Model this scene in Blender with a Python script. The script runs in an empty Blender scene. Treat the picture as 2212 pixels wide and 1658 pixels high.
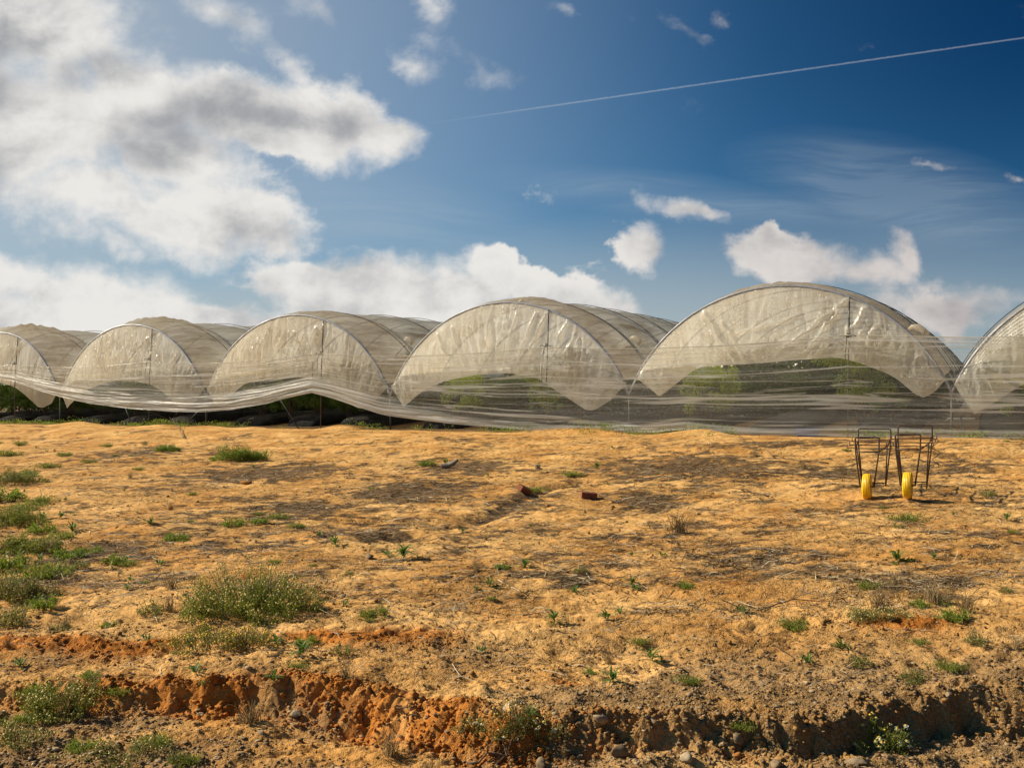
import bpy, math, random
import numpy as np
from mathutils import Vector

random.seed(7)
rng = np.random.default_rng(11)
scene = bpy.context.scene
COL = scene.collection
PI = math.pi

# ------------------------------------------------------------------ frame of reference
CAMZ = 2.0                     # camera height above the sandy track
F = 1980.0 / 2211.0            # focal length / picture width
TH = math.radians(27.99)       # tunnels run 28 degrees to the right of the view
S, C = math.sin(TH), math.cos(TH)
P0 = (10.286, 21.45)           # foot of the post between the two tunnels on the right
W = 8.0                        # tunnel width
TB = CAMZ - 0.78               # ground level along the tunnel fronts


def post_xy(i):
    return (P0[0] - 7.064 * i, P0[1] + 3.754 * i)


def uvdir(u, v):               # a direction in the photograph (2211 px wide)
    return ((u - 1105.5) / 1980.0, (874.0 - v) / 1980.0)


# ------------------------------------------------------------------ numpy noise
def _grad(ix, iy, seed):
    h = (ix * 374761393 + iy * 668265263 + seed * 974711 + 1013904223) & 0xFFFFFFFF
    h = ((h ^ (h >> 13)) * 1274126177) & 0xFFFFFFFF
    h = h ^ (h >> 16)
    return h


def gnoise(x, y, seed=0):
    x = np.asarray(x, dtype=np.float64); y = np.asarray(y, dtype=np.float64)
    xi = np.floor(x).astype(np.int64); yi = np.floor(y).astype(np.int64)
    xf = x - xi; yf = y - yi
    u = xf * xf * xf * (xf * (xf * 6 - 15) + 10); v = yf * yf * yf * (yf * (yf * 6 - 15) + 10)

    def dot(dx, dy):
        a = _grad(xi + dx, yi + dy, seed) * (2 * PI / 4294967296.0)
        return np.cos(a) * (xf - dx) + np.sin(a) * (yf - dy)
    a = dot(0, 0); b = dot(1, 0); c = dot(0, 1); d = dot(1, 1)
    return (a + u * (b - a) + v * ((c + u * (d - c)) - (a + u * (b - a)))) * 1.5


def fbm(x, y, oct=4, seed=0, gain=0.5):
    t = 0; amp = 1.0; n = 0
    for o in range(oct):
        t = t + amp * gnoise(x * 2 ** o, y * 2 ** o, seed + o * 17); n += amp; amp *= gain
    return t / n


def cell(x, y, seed=0):        # distance to nearest jittered point
    x = np.asarray(x, dtype=np.float64); y = np.asarray(y, dtype=np.float64)
    xi = np.floor(x).astype(np.int64); yi = np.floor(y).astype(np.int64)
    best = np.full(x.shape, 9.0)
    for dx in (-1, 0, 1):
        for dy in (-1, 0, 1):
            h = _grad(xi + dx, yi + dy, seed)
            px = xi + dx + (h & 1023) / 1023.0; py = yi + dy + ((h >> 10) & 1023) / 1023.0
            best = np.minimum(best, (px - x) ** 2 + (py - y) ** 2)
    return np.sqrt(best)


def sst(a, b, x):
    t = np.clip((x - a) / (b - a), 0, 1)
    return t * t * (3 - 2 * t)


# ------------------------------------------------------------------ ground shape
def row_s(x, y):               # metres in front of the row of tunnels
    return (x - P0[0]) * (-S) + (y - P0[1]) * (-C)


def rise(L):
    L = np.maximum(L, 0)
    return 0.42 * (1 - np.exp(-L / 5.0)) + 0.006 * L


def _line(pts, z):             # line on the ground given by sight lines
    out = []
    for u, v in pts:
        d = uvdir(u, v); Y = z / (-d[1]); out.append((d[0] * Y, Y))
    out.sort()
    a = np.array(out)
    return a[:, 0], a[:, 1]


BX, BY = _line([(-200, 1470), (0, 1474), (200, 1476), (400, 1484), (600, 1484), (800, 1500), (950, 1530), (1100, 1555), (1250, 1556), (1500, 1562),
                (1750, 1560), (1850, 1535), (1950, 1503), (2100, 1483), (2211, 1490), (2400, 1490)], 1.8)
BWX = np.array([-3.5, -2.6, -2.0, -1.32, -.9, -.3, .2, .6, 1.2, 1.9, 2.5, 3.5])
BWW = np.array([.12, .12, .14, .20, .32, .28, .20, .15, .13, .15, .2, .2])
FX, FY = _line([(-200, 1380), (0, 1380), (300, 1388), (650, 1380), (850, 1388), (1100, 1384), (1400, 1392), (1700, 1377), (2000, 1362), (2211, 1366), (2500, 1366)], 1.77)
RUT = None


def poly_dist(x, y, pts):
    best = np.full(np.shape(x), 1e9)
    for (ax, ay), (bx, by) in zip(pts, pts[1:]):
        dx, dy = bx - ax, by - ay
        t = np.clip(((x - ax) * dx + (y - ay) * dy) / (dx * dx + dy * dy), 0, 1)
        best = np.minimum(best, (x - ax - t * dx) ** 2 + (y - ay - t * dy) ** 2)
    return np.sqrt(best)


def ground_fields(x, y, want='z'):
    x = np.asarray(x, dtype=np.float64); y = np.asarray(y, dtype=np.float64)
    s = row_s(x, y)
    base = np.interp(s, [-1, 0, 1.0, 2.2, 3.6, 6, 9, 14, 18.5, 22, 60], [-.78, -.78, -.80, -.86, -1.00, -1.20, -1.42, -1.63, -1.79, -1.83, -1.9])
    base = base + rise(-s) * (s < 0)
    near = sst(45, 12, y)
    field = sst(-0.5, 2.5, s)
    z = base
    big = fbm(x * .28, y * .28, 3, 3)
    z = z + field * (.10 * big + .05 * fbm(x * .9 + 7, y * .9, 3, 9))
    # low heaps of sand along the edge of the field
    z = z + .16 * np.exp(-((s - .5) / .7) ** 2) * np.clip(gnoise(x * .45 + 3, y * .45, 31) - .02, 0, 1) * 1.7
    z = z + .07 * np.exp(-((s - 3.0) / .6) ** 2) * np.clip(gnoise(x * .5 + 9, y * .5, 77) + .3, 0, 1)
    # bank down to the track
    yb = np.interp(x, BX, BY); wb = np.interp(x, BWX, BWW)
    wob = .07 * fbm(x * 2.2, y * 1.2, 3, 21) + .03 * gnoise(x * 9, y * 5, 22)
    d = y - yb + wob
    left = sst(1.0, -0.1, x)
    dep = np.interp(x, [-3.4, -2.4, -1.7, -.9, -.4, .2, .8, 1.7, 2.5, 3.3], [.10, .14, .18, .20, .19, .165, .145, .155, .23, .25])
    t = np.clip(d / wb + 1, 0, 1)
    drop = dep * (1 - np.where(t < .5, .5 * (2 * t) ** 1.6, 1 - .5 * (2 - 2 * t) ** 2.2))
    bank = sst(-wb - .18, -wb + .02, d) * (1 - sst(.02, .16, d))
    ditch = 1 - sst(-wb - .1, -wb, d)
    z = z - drop
    fine = np.zeros_like(x)
    clod = 0
    if np.any(near > 0):
        wx = x + .05 * gnoise(x * 7, y * 7, 5); wy = y + .05 * gnoise(x * 7 + 9, y * 7, 6)
        c1 = cell(wx * 7, wy * 9, 41); c2 = cell(wx * 19, wy * 22, 42); c3 = cell(x * 45, y * 50, 43)
        pt = .5 + .5 * np.clip(1.6 * gnoise(x * 2.3, y * 2.6, 44) + .4, -1, 1)
        clod = (0.50 - np.clip(c1, 0, .9)) * .075 * pt + (0.5 - np.clip(c2, 0, .9)) * .034 * (.3 + .7 * pt) + (.5 - np.clip(c3, 0, .9)) * .012 + .03 * fbm(x * 4, y * 4, 4, 45) - .03 * np.clip(1 - 3.2 * np.abs(gnoise(wx * 6, wy * 7, 46)), 0, 1) ** 2 - .014 * np.clip(1 - 3 * np.abs(gnoise(wx * 15, wy * 16, 47)), 0, 1) ** 2
    yf = np.interp(x, FX, FY) + .1 * gnoise(x * 1.3, x * 0 + 4, 51)
    fu = 1105.5 + 1980 * x / np.maximum(y, .5)
    fmask = np.clip(.58 + 1.1 * gnoise(x * 1.1, x * 0 + 2.5, 52), 0, 1)
    fmask = np.maximum(fmask * sst(1.5, .9, x), .9 * np.exp(-((x - 3.05) / .28) ** 2))
    fr = np.exp(-((y - yf) / .13) ** 2) * fmask
    z = z + fr * (.035 + np.maximum(clod, -.02) * .9) - .03 * np.exp(-((y - yf + .3) / .12) ** 2) * fmask
    z = z + bank * clod * (1.15 - .25 * left)
    rough = (.6 + .4 * sst(9.5, 6.5, y)) * near * field
    rip = fbm(x * 3.2, y * 5.5, 3, 61)
    z = z + rough * (.034 * rip + .034 * fbm(x * 6, y * 10, 4, 62) + .008 * fbm(x * 30, y * 30, 2, 63))
    # shallow gully with litter, small hollow
    gd = poly_dist(x, y, GULLY)
    gul = np.exp(-(gd / .22) ** 2)
    z = z - .10 * gul
    hd = np.hypot((x - HOLLOW[0]) / .42, (y - HOLLOW[1]) / .35)
    z = z - .10 * np.exp(-hd ** 2) + .05 * np.exp(-((hd - 1.5) / .4) ** 2)
    z = z - near * field * rough * (.022 * np.exp(-(cell(x * 2.1 + .3 * gnoise(x, y, 12), y * 1.7, 141) / .17) ** 2) - .012 * np.exp(-((cell(x * 2.1 + .3 * gnoise(x, y, 12), y * 1.7, 141) - .26) / .09) ** 2))
    for s0 in (3.9, 5.5):
        ds = s - s0 + .25 * gnoise(x * .25, y * .25, 151)
        z = z - .035 * np.exp(-(ds / .16) ** 2) + .018 * np.exp(-((np.abs(ds) - .28) / .10) ** 2)
    # wind-sand ripples on the track
    z = z + ditch * .010 * np.sin(y * 26 + 5 * gnoise(x * 1.1, y * 2.2, 71)) * sst(.2, 1.8, np.abs(x))
    if want == 'z':
        return CAMZ + z
    # ---- colour masks (what the soil is made of)
    nlow = fbm(x * .55 + 3, y * .8, 4, 81)
    nmid = fbm(x * 2.3, y * 4.2, 4, 82)
    far = sst(6.8, 9.0, y) * sst(.4, 1.6, s)
    lit = sst(-.06, .40, nlow * .6 + nmid * .8 + .04) * far
    blobs = np.zeros_like(x)
    for (u0, v0, ru, rv, a) in LITTER:
        cx_, cy_, rx_, ry_ = gp_ellipse(u0, v0, ru, rv)
        blobs = np.maximum(blobs, a * np.exp(-(((x - cx_) / rx_) ** 2 + ((y - cy_) / ry_) ** 2)))
    lit = np.clip(np.maximum(lit * .8, sst(.15, .85, blobs + nmid * .9) * sst(.05, .3, blobs)), 0, 1)
    lit = np.maximum(lit, far * sst(-.25, .55, fbm(x * 1.1, y * 2.0, 4, 131)) * .62 * (y < 26))
    lit = np.maximum(lit, .9 * gul * (nmid > -.2))
    lit = np.maximum(lit, np.exp(-((s - .25) / .5) ** 2) * .8)
    lit = np.maximum(lit, 2.2 * sst(.3, -.6, s))  # whole tunnel floor darkened through this mask
    red = np.clip(bank * (.15 + .85 * left) * (.95 + 1.0 * nmid) * (.35 + .65 * sst(-3.0, -2.2, x)), 0, 1)
    red = np.maximum(red, np.clip(fr * 2.2 + np.exp(-((y - yf + .05) / .22) ** 2) * fmask * .7 + .5 * nmid * fr, 0, 1))
    redspots = sst(.42, .6, fbm(x * 1.7 + 20, y * 1.9, 3, 91)) * .8
    red = np.maximum(red, redspots * (1 - lit))
    grav = sst(-.15, .35, fbm(x * .9, y * 1.3, 3, 95) + .55 * sst(-1.5, 2.0, x) - .2 + .25 * sst(.1, -.4, d)) * sst(7.2, 6.0, y)
    grav = np.maximum(grav, bank * (1 - left) * .95)
    return CAMZ + z, lit, red, grav, bank, ditch


LITTER = [(1480, 1010, 260, 40, 1), (1400, 1080, 90, 30, 1), (560, 1020, 230, 26, 1), (900, 1060, 180, 34, 1), (1000, 1010, 150, 20, 1),
          (650, 1100, 160, 30, .9), (1800, 1020, 160, 24, .9), (780, 1150, 130, 26, .9), (300, 980, 160, 22, .8), (200, 1200, 150, 40, .8),
          (520, 1180, 150, 30, .7), (1980, 1260, 140, 36, .8), (1200, 1250, 170, 30, .7), (1620, 1200, 160, 26, .7), (1700, 960, 300, 10, .8),
          (330, 1255, 120, 22, .7), (1350, 1160, 160, 20, .6), (2050, 1010, 140, 20, .8), (2150, 1090, 90, 20, .6), (1120, 1085, 80, 26, 1), (1500, 1320, 200, 20, .5)]


def base_rel(x, y):
    s = row_s(x, y)
    return np.interp(s, [-1, 0, 1.0, 2.2, 3.6, 6, 9, 14, 18.5, 22, 60], [-.78, -.78, -.80, -.86, -1.00, -1.20, -1.42, -1.63, -1.79, -1.83, -1.9])


_Y = np.geomspace(4.4, 48, 3000)


def gp_base(u, v):
    a, b = uvdir(u, v)
    vv = base_rel(a * _Y, _Y) / _Y
    k = int(np.argmax(vv >= b))
    return a * _Y[k], _Y[k]


def gp_ellipse(u, v, ru, rv):
    x, y = gp_base(u, v)
    y2 = gp_base(u, v - rv)[1]; y1 = gp_base(u, v + rv)[1]
    return x, y, ru / 1980 * y, max(.15, (y2 - y1) / 2)


GULLY = [gp_base(*p) for p in ((985, 1128), (1060, 1108), (1130, 1080), (1175, 1058), (1260, 1036))]
HOLLOW = gp_base(850, 1165)


def gz(x, y):
    return float(ground_fields(np.array([x]), np.array([y]))[0])


def gp(u, v):
    """the ground point that the photograph shows at (u, v)"""
    a, b = uvdir(u, v)
    vv = (ground_fields(a * _Y, _Y) - CAMZ) / _Y
    k = int(np.argmax(vv >= b))
    return Vector((a * _Y[k], _Y[k], CAMZ + vv[k] * _Y[k]))


# ------------------------------------------------------------------ mesh helpers
def arr_mesh(name, v, f, smooth=True, attrs=None, uv=None):
    v = np.asarray(v, dtype=np.float32).reshape(-1, 3); f = np.asarray(f, dtype=np.int32)
    me = bpy.data.meshes.new(name)
    n = f.shape[1]
    me.vertices.add(len(v)); me.vertices.foreach_set('co', v.ravel())
    me.loops.add(f.size); me.loops.foreach_set('vertex_index', f.ravel())
    me.polygons.add(len(f))
    me.polygons.foreach_set('loop_start', np.arange(0, f.size, n, dtype=np.int32))
    if smooth:
        me.polygons.foreach_set('use_smooth', np.ones(len(f), dtype=bool))
    for k, a in (attrs or {}).items():
        at = me.attributes.new(k, 'FLOAT', 'POINT'); at.data.foreach_set('value', np.asarray(a, dtype=np.float32).ravel())
    if uv is not None:
        at = me.attributes.new('fuv', 'FLOAT_VECTOR', 'POINT')
        uv3 = np.zeros((len(v), 3), dtype=np.float32); uv3[:, :2] = uv
        at.data.foreach_set('vector', uv3.ravel())
    me.update(calc_edges=True); me.validate()
    return me


def link(name, me, mat, parent=None, loc=None, rot=None):
    o = bpy.data.objects.new(name, me); COL.objects.link(o)
    if mat and not me.materials:
        me.materials.append(mat)
    if parent: o.parent = parent
    if loc is not None: o.location = loc
    if rot is not None: o.rotation_euler = rot
    return o


def tag(o, label=None, cat=None, group=None, kind=None):
    if label: o['label'] = label
    if cat: o['category'] = cat
    if group: o['group'] = group
    if kind: o['kind'] = kind
    return o


def empty(name, loc, rz=0.0):
    o = bpy.data.objects.new(name, None); COL.objects.link(o)
    o.location = loc; o.rotation_euler = (0, 0, rz); o.empty_display_size = .2
    return o


class MB:
    def __init__(self):
        self.v = []; self.f = []

    def add(self, v, f):
        n = len(self.v); self.v += [tuple(p) for p in v]; self.f += [tuple(i + n for i in q) for q in f]

    def tube(self, pts, r, n=8, cap=True):
        pts = [Vector(p) for p in pts]
        rr = r if isinstance(r, (list, tuple)) else [r] * len(pts)
        t0 = (pts[1] - pts[0]).normalized()
        nrm = t0.orthogonal().normalized()
        rings = []
        for i, p in enumerate(pts):
            a = pts[max(0, i - 1)]; b = pts[min(len(pts) - 1, i + 1)]
            t = (b - a).normalized()
            nrm = (nrm - t * nrm.dot(t))
            nrm = nrm.normalized() if nrm.length > 1e-6 else t.orthogonal().normalized()
            bi = t.cross(nrm)
            rings.append([p + (nrm * math.cos(2 * PI * k / n) + bi * math.sin(2 * PI * k / n)) * rr[i] for k in range(n)])
        v = [q for ring in rings for q in ring]; f = []
        for i in range(len(rings) - 1):
            for k in range(n):
                k2 = (k + 1) % n
                f.append((i * n + k, i * n + k2, (i + 1) * n + k2, (i + 1) * n + k))
        if cap:
            f.append(tuple(range(n - 1, -1, -1))); f.append(tuple((len(rings) - 1) * n + k for k in range(n)))
        self.add(v, f)

    def lathe(self, prof, n=32, axis='x'):
        v = []; f = []
        m = len(prof)
        for k in range(n):
            a = 2 * PI * k / n
            for (r, h) in prof:
                v.append((h, r * math.cos(a), r * math.sin(a)) if axis == 'x' else (r * math.cos(a), r * math.sin(a), h))
        for k in range(n):
            k2 = (k + 1) % n
            for j in range(m - 1):
                f.append((k * m + j, k * m + j + 1, k2 * m + j + 1, k2 * m + j))
        self.add(v, f)

    def box(self, c, s, rz=0):
        x, y, z = c; a, b, h = s[0] / 2, s[1] / 2, s[2] / 2
        cs, sn = math.cos(rz), math.sin(rz)
        v = []
        for dz in (-h, h):
            for dx, dy in ((-a, -b), (a, -b), (a, b), (-a, b)):
                v.append((x + dx * cs - dy * sn, y + dx * sn + dy * cs, z + dz))
        self.add(v, [(3, 2, 1, 0), (4, 5, 6, 7), (0, 1, 5, 4), (1, 2, 6, 5), (2, 3, 7, 6), (3, 0, 4, 7)])

    def build(self, name, mat, parent=None, smooth=True):
        me = bpy.data.meshes.new(name); me.from_pydata([tuple(p) for p in self.v], [], self.f)
        if smooth: me.polygons.foreach_set('use_smooth', [True] * len(me.polygons))
        me.update()
        return link(name, me, mat, parent)


def round_poly(pts, rad, n=5, closed=False):
    out = []
    P = [Vector(p) for p in pts]
    m = len(P)
    for i, p in enumerate(P):
        if not closed and i in (0, m - 1):
            out.append(p); continue
        a = P[(i - 1) % m]; b = P[(i + 1) % m]
        da = (a - p).normalized(); db = (b - p).normalized()
        for k in range(n + 1):
            t = k / n
            q0 = p + da * rad; q2 = p + db * rad
            out.append(q0.lerp(p, t).lerp(p.lerp(q2, t), t))
    if closed: out.append(out[0])
    return out


# ------------------------------------------------------------------ materials
def new_mat(name):
    m = bpy.data.materials.new(name); m.use_nodes = True
    nt = m.node_tree; nt.nodes.clear()
    return m, nt


class NT:
    """tiny helper for wiring nodes"""
    def __init__(self, nt):
        self.nt = nt

    def n(self, typ, _props=None, **inp):
        nd = self.nt.nodes.new(typ)
        for k, v in (_props or {}).items(): setattr(nd, k, v)
        for k, v in inp.items():
            key = int(k[1:]) if k[0] == 'i' and k[1:].isdigit() else k.replace('_', ' ')
            sock = nd.inputs[key]
            if hasattr(v, 'links') or hasattr(v, 'is_linked'): self.nt.links.new(v, sock)
            else: sock.default_value = v
        return nd

    def math(self, op, a, b=0.0, c=0.0, clamp=False):
        nd = self.nt.nodes.new('ShaderNodeMath'); nd.operation = op; nd.use_clamp = clamp
        for s, v in zip(nd.inputs, (a, b, c)):
            if hasattr(v, 'is_linked'): self.nt.links.new(v, s)
            else: s.default_value = v
        return nd.outputs[0]

    def mix(self, fac, a, b, blend='MIX'):
        nd = self.nt.nodes.new('ShaderNodeMix'); nd.data_type = 'RGBA'; nd.blend_type = blend
        for s, v in ((nd.inputs[0], fac), (nd.inputs[6], a), (nd.inputs[7], b)):
            if hasattr(v, 'is_linked'): self.nt.links.new(v, s)
            else: s.default_value = v if not isinstance(v, tuple) else (*v[:3], 1)
        return nd.outputs[2]

    def rng(self, v, a, b, c=0.0, d=1.0, smooth=True):
        nd = self.nt.nodes.new('ShaderNodeMapRange'); nd.interpolation_type = 'SMOOTHSTEP' if smooth else 'LINEAR'
        self.nt.links.new(v, nd.inputs[0])
        for k, x in enumerate((a, b, c, d)): nd.inputs[k + 1].default_value = x
        return nd.outputs[0]

    def noise(self, vec, scale, detail=4, rough=.5, dist=0.0, dim='3D'):
        nd = self.nt.nodes.new('ShaderNodeTexNoise'); nd.noise_dimensions = dim
        self.nt.links.new(vec, nd.inputs['Vector'])
        nd.inputs['Scale'].default_value = scale; nd.inputs['Detail'].default_value = detail
        nd.inputs['Roughness'].default_value = rough; nd.inputs['Distortion'].default_value = dist
        return nd.outputs['Fac']

    def attr(self, name):
        nd = self.nt.nodes.new('ShaderNodeAttribute'); nd.attribute_name = name
        return nd

    def mapping(self, vec, loc=(0, 0, 0), rot=(0, 0, 0), scale=(1, 1, 1), typ='POINT'):
        nd = self.nt.nodes.new('ShaderNodeMapping'); nd.vector_type = typ
        self.nt.links.new(vec, nd.inputs['Vector'])
        nd.inputs['Location'].default_value = loc; nd.inputs['Rotation'].default_value = rot; nd.inputs['Scale'].default_value = scale
        return nd.outputs[0]

    def obj(self):
        return self.nt.nodes.new('ShaderNodeTexCoord').outputs['Object']

    def link(self, a, b):
        self.nt.links.new(a, b)


def simple(name, col, rough=.6, metal=0.0, var=.25, scale=20.0, bump=.0, spec=.5):
    m, nt = new_mat(name); N = NT(nt)
    o = N.obj()
    f = N.noise(o, scale, 5, .6)
    c = N.mix(N.rng(f, .25, .75), tuple(x * (1 - var) for x in col), tuple(min(1, x * (1 + var)) for x in col))
    p = N.n('ShaderNodeBsdfPrincipled', Base_Color=c, Roughness=rough, Metallic=metal)
    p.inputs['Specular IOR Level'].default_value = spec
    if bump:
        b = N.n('ShaderNodeBump', Height=f, Strength=bump, Distance=.02); N.link(b.outputs[0], p.inputs['Normal'])
    N.link(p.outputs[0], N.n('ShaderNodeOutputMaterial').inputs[0])
    return m


def leaf_mat(name, dark, light, trans=.35, rough=.55):
    m, nt = new_mat(name); N = NT(nt)
    t = N.attr('tone').outputs['Fac']
    c = N.mix(t, dark, light)
    p = N.n('ShaderNodeBsdfPrincipled', Base_Color=c, Roughness=rough)
    p.inputs['Specular IOR Level'].default_value = .3
    tr = N.n('ShaderNodeBsdfTranslucent', Color=N.mix(.4, c, (light[0] * 1.2, light[1] * 1.3, light[2] * .6)))
    mx = N.n('ShaderNodeMixShader', Fac=trans)
    N.link(p.outputs[0], mx.inputs[1]); N.link(tr.outputs[0], mx.inputs[2])
    N.link(mx.outputs[0], N.n('ShaderNodeOutputMaterial').inputs[0])
    return m


def film_mat(name, col, dirt, alpha, kind, transl=.5, rough=.3, spec=.5):
    """thin polythene: part clear, part milky; folds and dirt follow the sheet"""
    m, nt = new_mat(name); N = NT(nt)
    uv = N.attr('fuv').outputs['Vector']
    o = N.obj()

    def lines(vec, scale, w, detail=4, dist=.4):      # thin creases
        n = N.noise(vec, scale, detail, .55, dist)
        return N.rng(N.math('ABSOLUTE', N.math('SUBTRACT', n, .5)), w, w * .12)
    if kind == 'sheet':          # fuv: metres along, 0..1 up
        cloudy = N.noise(N.mapping(uv, scale=(.10, 5, 1)), 1.0, 5, .6, .3)
        l1 = lines(N.mapping(uv, scale=(.055, 3.2, 1)), 1.0, .020, 3)
        l2 = lines(N.mapping(uv, loc=(3, 1, 0), scale=(.10, 7.5, 1)), 1.0, .022, 4)
        fold = N.noise(N.mapping(uv, rot=(0, 0, .01), scale=(.22, 17, 1)), 1.0, 6, .64, 1.1)
        hem = N.attr('hem').outputs['Fac']
        crkm = N.rng(N.noise(N.mapping(uv, scale=(.25, 6, 1)), 1.0, 3), .48, .62)
        crk = N.noise(N.mapping(uv, rot=(0, 0, .9), scale=(7, 60, 1)), 1.0, 5, .65, .8)
        glit = N.math('MULTIPLY', crkm, N.rng(crk, .52, .68))
        a = N.rng(cloudy, .35, .72, alpha * .45, alpha * 1.25)
        a = N.math('ADD', a, N.math('MULTIPLY', N.math('MAXIMUM', l1, N.math('MULTIPLY', l2, .85)), .52))
        a = N.math('ADD', a, N.math('MULTIPLY', glit, .20))
        a = N.math('ADD', a, N.math('MULTIPLY', hem, N.rng(fold, .34, .66, .20, .66)))
        a = N.math('ADD', a, N.math('MULTIPLY', N.attr('veil').outputs['Fac'], N.rng(cloudy, .35, .7, .10, .40)))
        a = N.math('MINIMUM', a, .86)
        h = N.math('MULTIPLY_ADD', crk, .5, N.math('MULTIPLY', fold, 1.0))
        bs, bd = .6, .03
        dm = N.rng(N.noise(o, .8, 4), .4, .75)
    elif kind == 'curtain':
        dirtn = N.noise(N.mapping(o, scale=(1.2, 1, .6)), 1.1, 6, .62, .4)
        streak = N.noise(N.mapping(uv, scale=(9, .8, 1)), 1.0, 6, .65, .5)
        dm = N.rng(N.math('MULTIPLY_ADD', streak, .5, N.math('MULTIPLY', dirtn, .5)), .46, .70, 0, .85)
        c1 = lines(N.mapping(o, rot=(0, .35, 0), scale=(2.2, 2, 1.0)), 2.6, .05, 4, 1.0)
        c2 = lines(N.mapping(o, rot=(0, -.5, 0), scale=(1.3, 2, 2.2)), 3.4, .05, 4, 1.2)
        crk = N.noise(N.mapping(uv, scale=(26, 1.6, 1)), 1.0, 6, .65, .6)
        patch = N.rng(N.noise(o, .9, 2), .42, .60)
        h = N.math('MULTIPLY_ADD', N.math('MAXIMUM', c1, c2), N.math('MULTIPLY', patch, .24), N.math('MULTIPLY', crk, .55))
        a = N.rng(N.math('MULTIPLY_ADD', streak, .5, N.math('MULTIPLY', dirtn, .5)), .3, .7, alpha * .92, min(1, alpha * 1.08))
        bs, bd = .9, .07
    else:                        # roof
        st = N.noise(N.mapping(uv, scale=(16, .35, 1)), 1.0, 6, .62, .4)
        st2 = N.noise(N.mapping(uv, rot=(0, 0, .12), scale=(60, 1.2, 1)), 1.0, 4, .6, .3)
        dm = N.rng(N.math('MULTIPLY_ADD', st, .7, N.math('MULTIPLY', N.noise(o, .5, 5, .6), .35)), .5, .68)
        lx = N.n('ShaderNodeSeparateXYZ', Vector=uv).outputs['Y']
        dm = N.math('MAXIMUM', dm, N.math('MULTIPLY', N.rng(lx, 2.9, 2.2), N.rng(N.noise(N.mapping(uv, scale=(9, .5, 1)), 1.0, 4, .6), .35, .6, .2, .85)))
        h = N.math('MULTIPLY_ADD', st2, .7, st)
        a = N.rng(st, .25, .75, alpha * .90, min(1, alpha * 1.08))
        bs, bd = .8, .07
    c = N.mix(dm, col, dirt)
    b = N.n('ShaderNodeBump', Height=h, Strength=bs, Distance=bd)
    p = N.n('ShaderNodeBsdfPrincipled', Base_Color=c, Roughness=rough, Normal=b.outputs[0])
    p.inputs['Specular IOR Level'].default_value = spec
    tr = N.n('ShaderNodeBsdfTranslucent', Color=c, Normal=b.outputs[0])
    mx = N.n('ShaderNodeMixShader', Fac=transl)
    N.link(p.outputs[0], mx.inputs[1]); N.link(tr.outputs[0], mx.inputs[2])
    tp = N.n('ShaderNodeBsdfTransparent', Color=(.97, .97, .95, 1))
    mo = N.n('ShaderNodeMixShader', Fac=a)
    N.link(tp.outputs[0], mo.inputs[1]); N.link(mx.outputs[0], mo.inputs[2])
    N.link(mo.outputs[0], N.n('ShaderNodeOutputMaterial').inputs[0])
    return m


def ground_mat():
    m, nt = new_mat('sandy_soil'); N = NT(nt)
    o = N.obj()
    lit = N.attr('litter').outputs['Fac']; red = N.attr('red').outputs['Fac']; grav = N.attr('gravel').outputs['Fac']
    n1 = N.noise(o, .9, 6, .6); n2 = N.noise(o, 9, 6, .62); n3 = N.noise(o, 55, 4, .6); n4 = N.noise(o, 170, 2, .5)
    sand = N.mix(N.rng(n1, .3, .7), (.55, .27, .072), (.76, .455, .165))
    sand = N.mix(N.math('MULTIPLY', N.rng(n2, .45, .72), .55), sand, (.40, .18, .040))
    sand = N.mix(N.math('MULTIPLY', N.rng(n3, .52, .72), .28), sand, (.24, .12, .036))
    # red clay
    rmask = N.math('MULTIPLY', red, N.rng(n2, .25, .5, .55, 1.0))
    clay = N.mix(N.rng(n2, .35, .7), (.55, .205, .036), (.36, .12, .018))
    c = N.mix(rmask, sand, clay)
    # gravelly grey-brown soil with pale grains
    vor = N.n('ShaderNodeTexVoronoi', {'feature': 'F1'}, Vector=o, Scale=75.0)
    gcol = N.mix(N.rng(n3, .4, .65), (.33, .20, .085), (.19, .115, .05))
    grain = N.math('MULTIPLY', N.rng(vor.outputs['Distance'], .32, .22), N.math('GREATER_THAN', vor.outputs['Color'], .72))
    gcol = N.mix(grain, gcol, (.48, .38, .26))
    c = N.mix(N.math('MULTIPLY', grav, .8), c, gcol)
    # dead plant litter: broken, streaky
    ls = N.noise(N.mapping(o, rot=(0, 0, .25), scale=(1, 2.6, 1)), 5.5, 6, .7, .4)
    lf = N.noise(N.mapping(o, rot=(0, 0, -.3), scale=(14, 60, 14)), 1.0, 4, .7, .5)
    lm = N.rng(N.math('ADD', N.math('MULTIPLY', lit, .42), N.math('MULTIPLY_ADD', ls, .75, N.math('MULTIPLY', lf, .55)))  , .83, 1.00)
    lcol = N.mix(N.rng(lf, .42, .64), (.070, .046, .025), (.27, .17, .085))
    c = N.mix(N.math('MULTIPLY', lm, .9), c, lcol)
    hsum = N.math('MULTIPLY_ADD', n3, .5, N.math('MULTIPLY_ADD', n2, 1.5, N.math('MULTIPLY', n4, .22)))
    hsum = N.math('ADD', hsum, N.math('MULTIPLY', N.math('MULTIPLY', lm, lf), .8))
    smooth = N.rng(N.noise(N.mapping(o, loc=(3, 3, 0), scale=(1, 1.6, 1)), .9, 4, .6), .40, .60, .30, 1.0)
    b = N.n('ShaderNodeBump', Height=N.math('MULTIPLY', hsum, smooth), Strength=1.0, Distance=.055)
    p = N.n('ShaderNodeBsdfPrincipled', Base_Color=c, Roughness=.95, Normal=b.outputs[0])
    p.inputs['Specular IOR Level'].default_value = .12
    N.link(p.outputs[0], N.n('ShaderNodeOutputMaterial').inputs[0])
    return m


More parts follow.
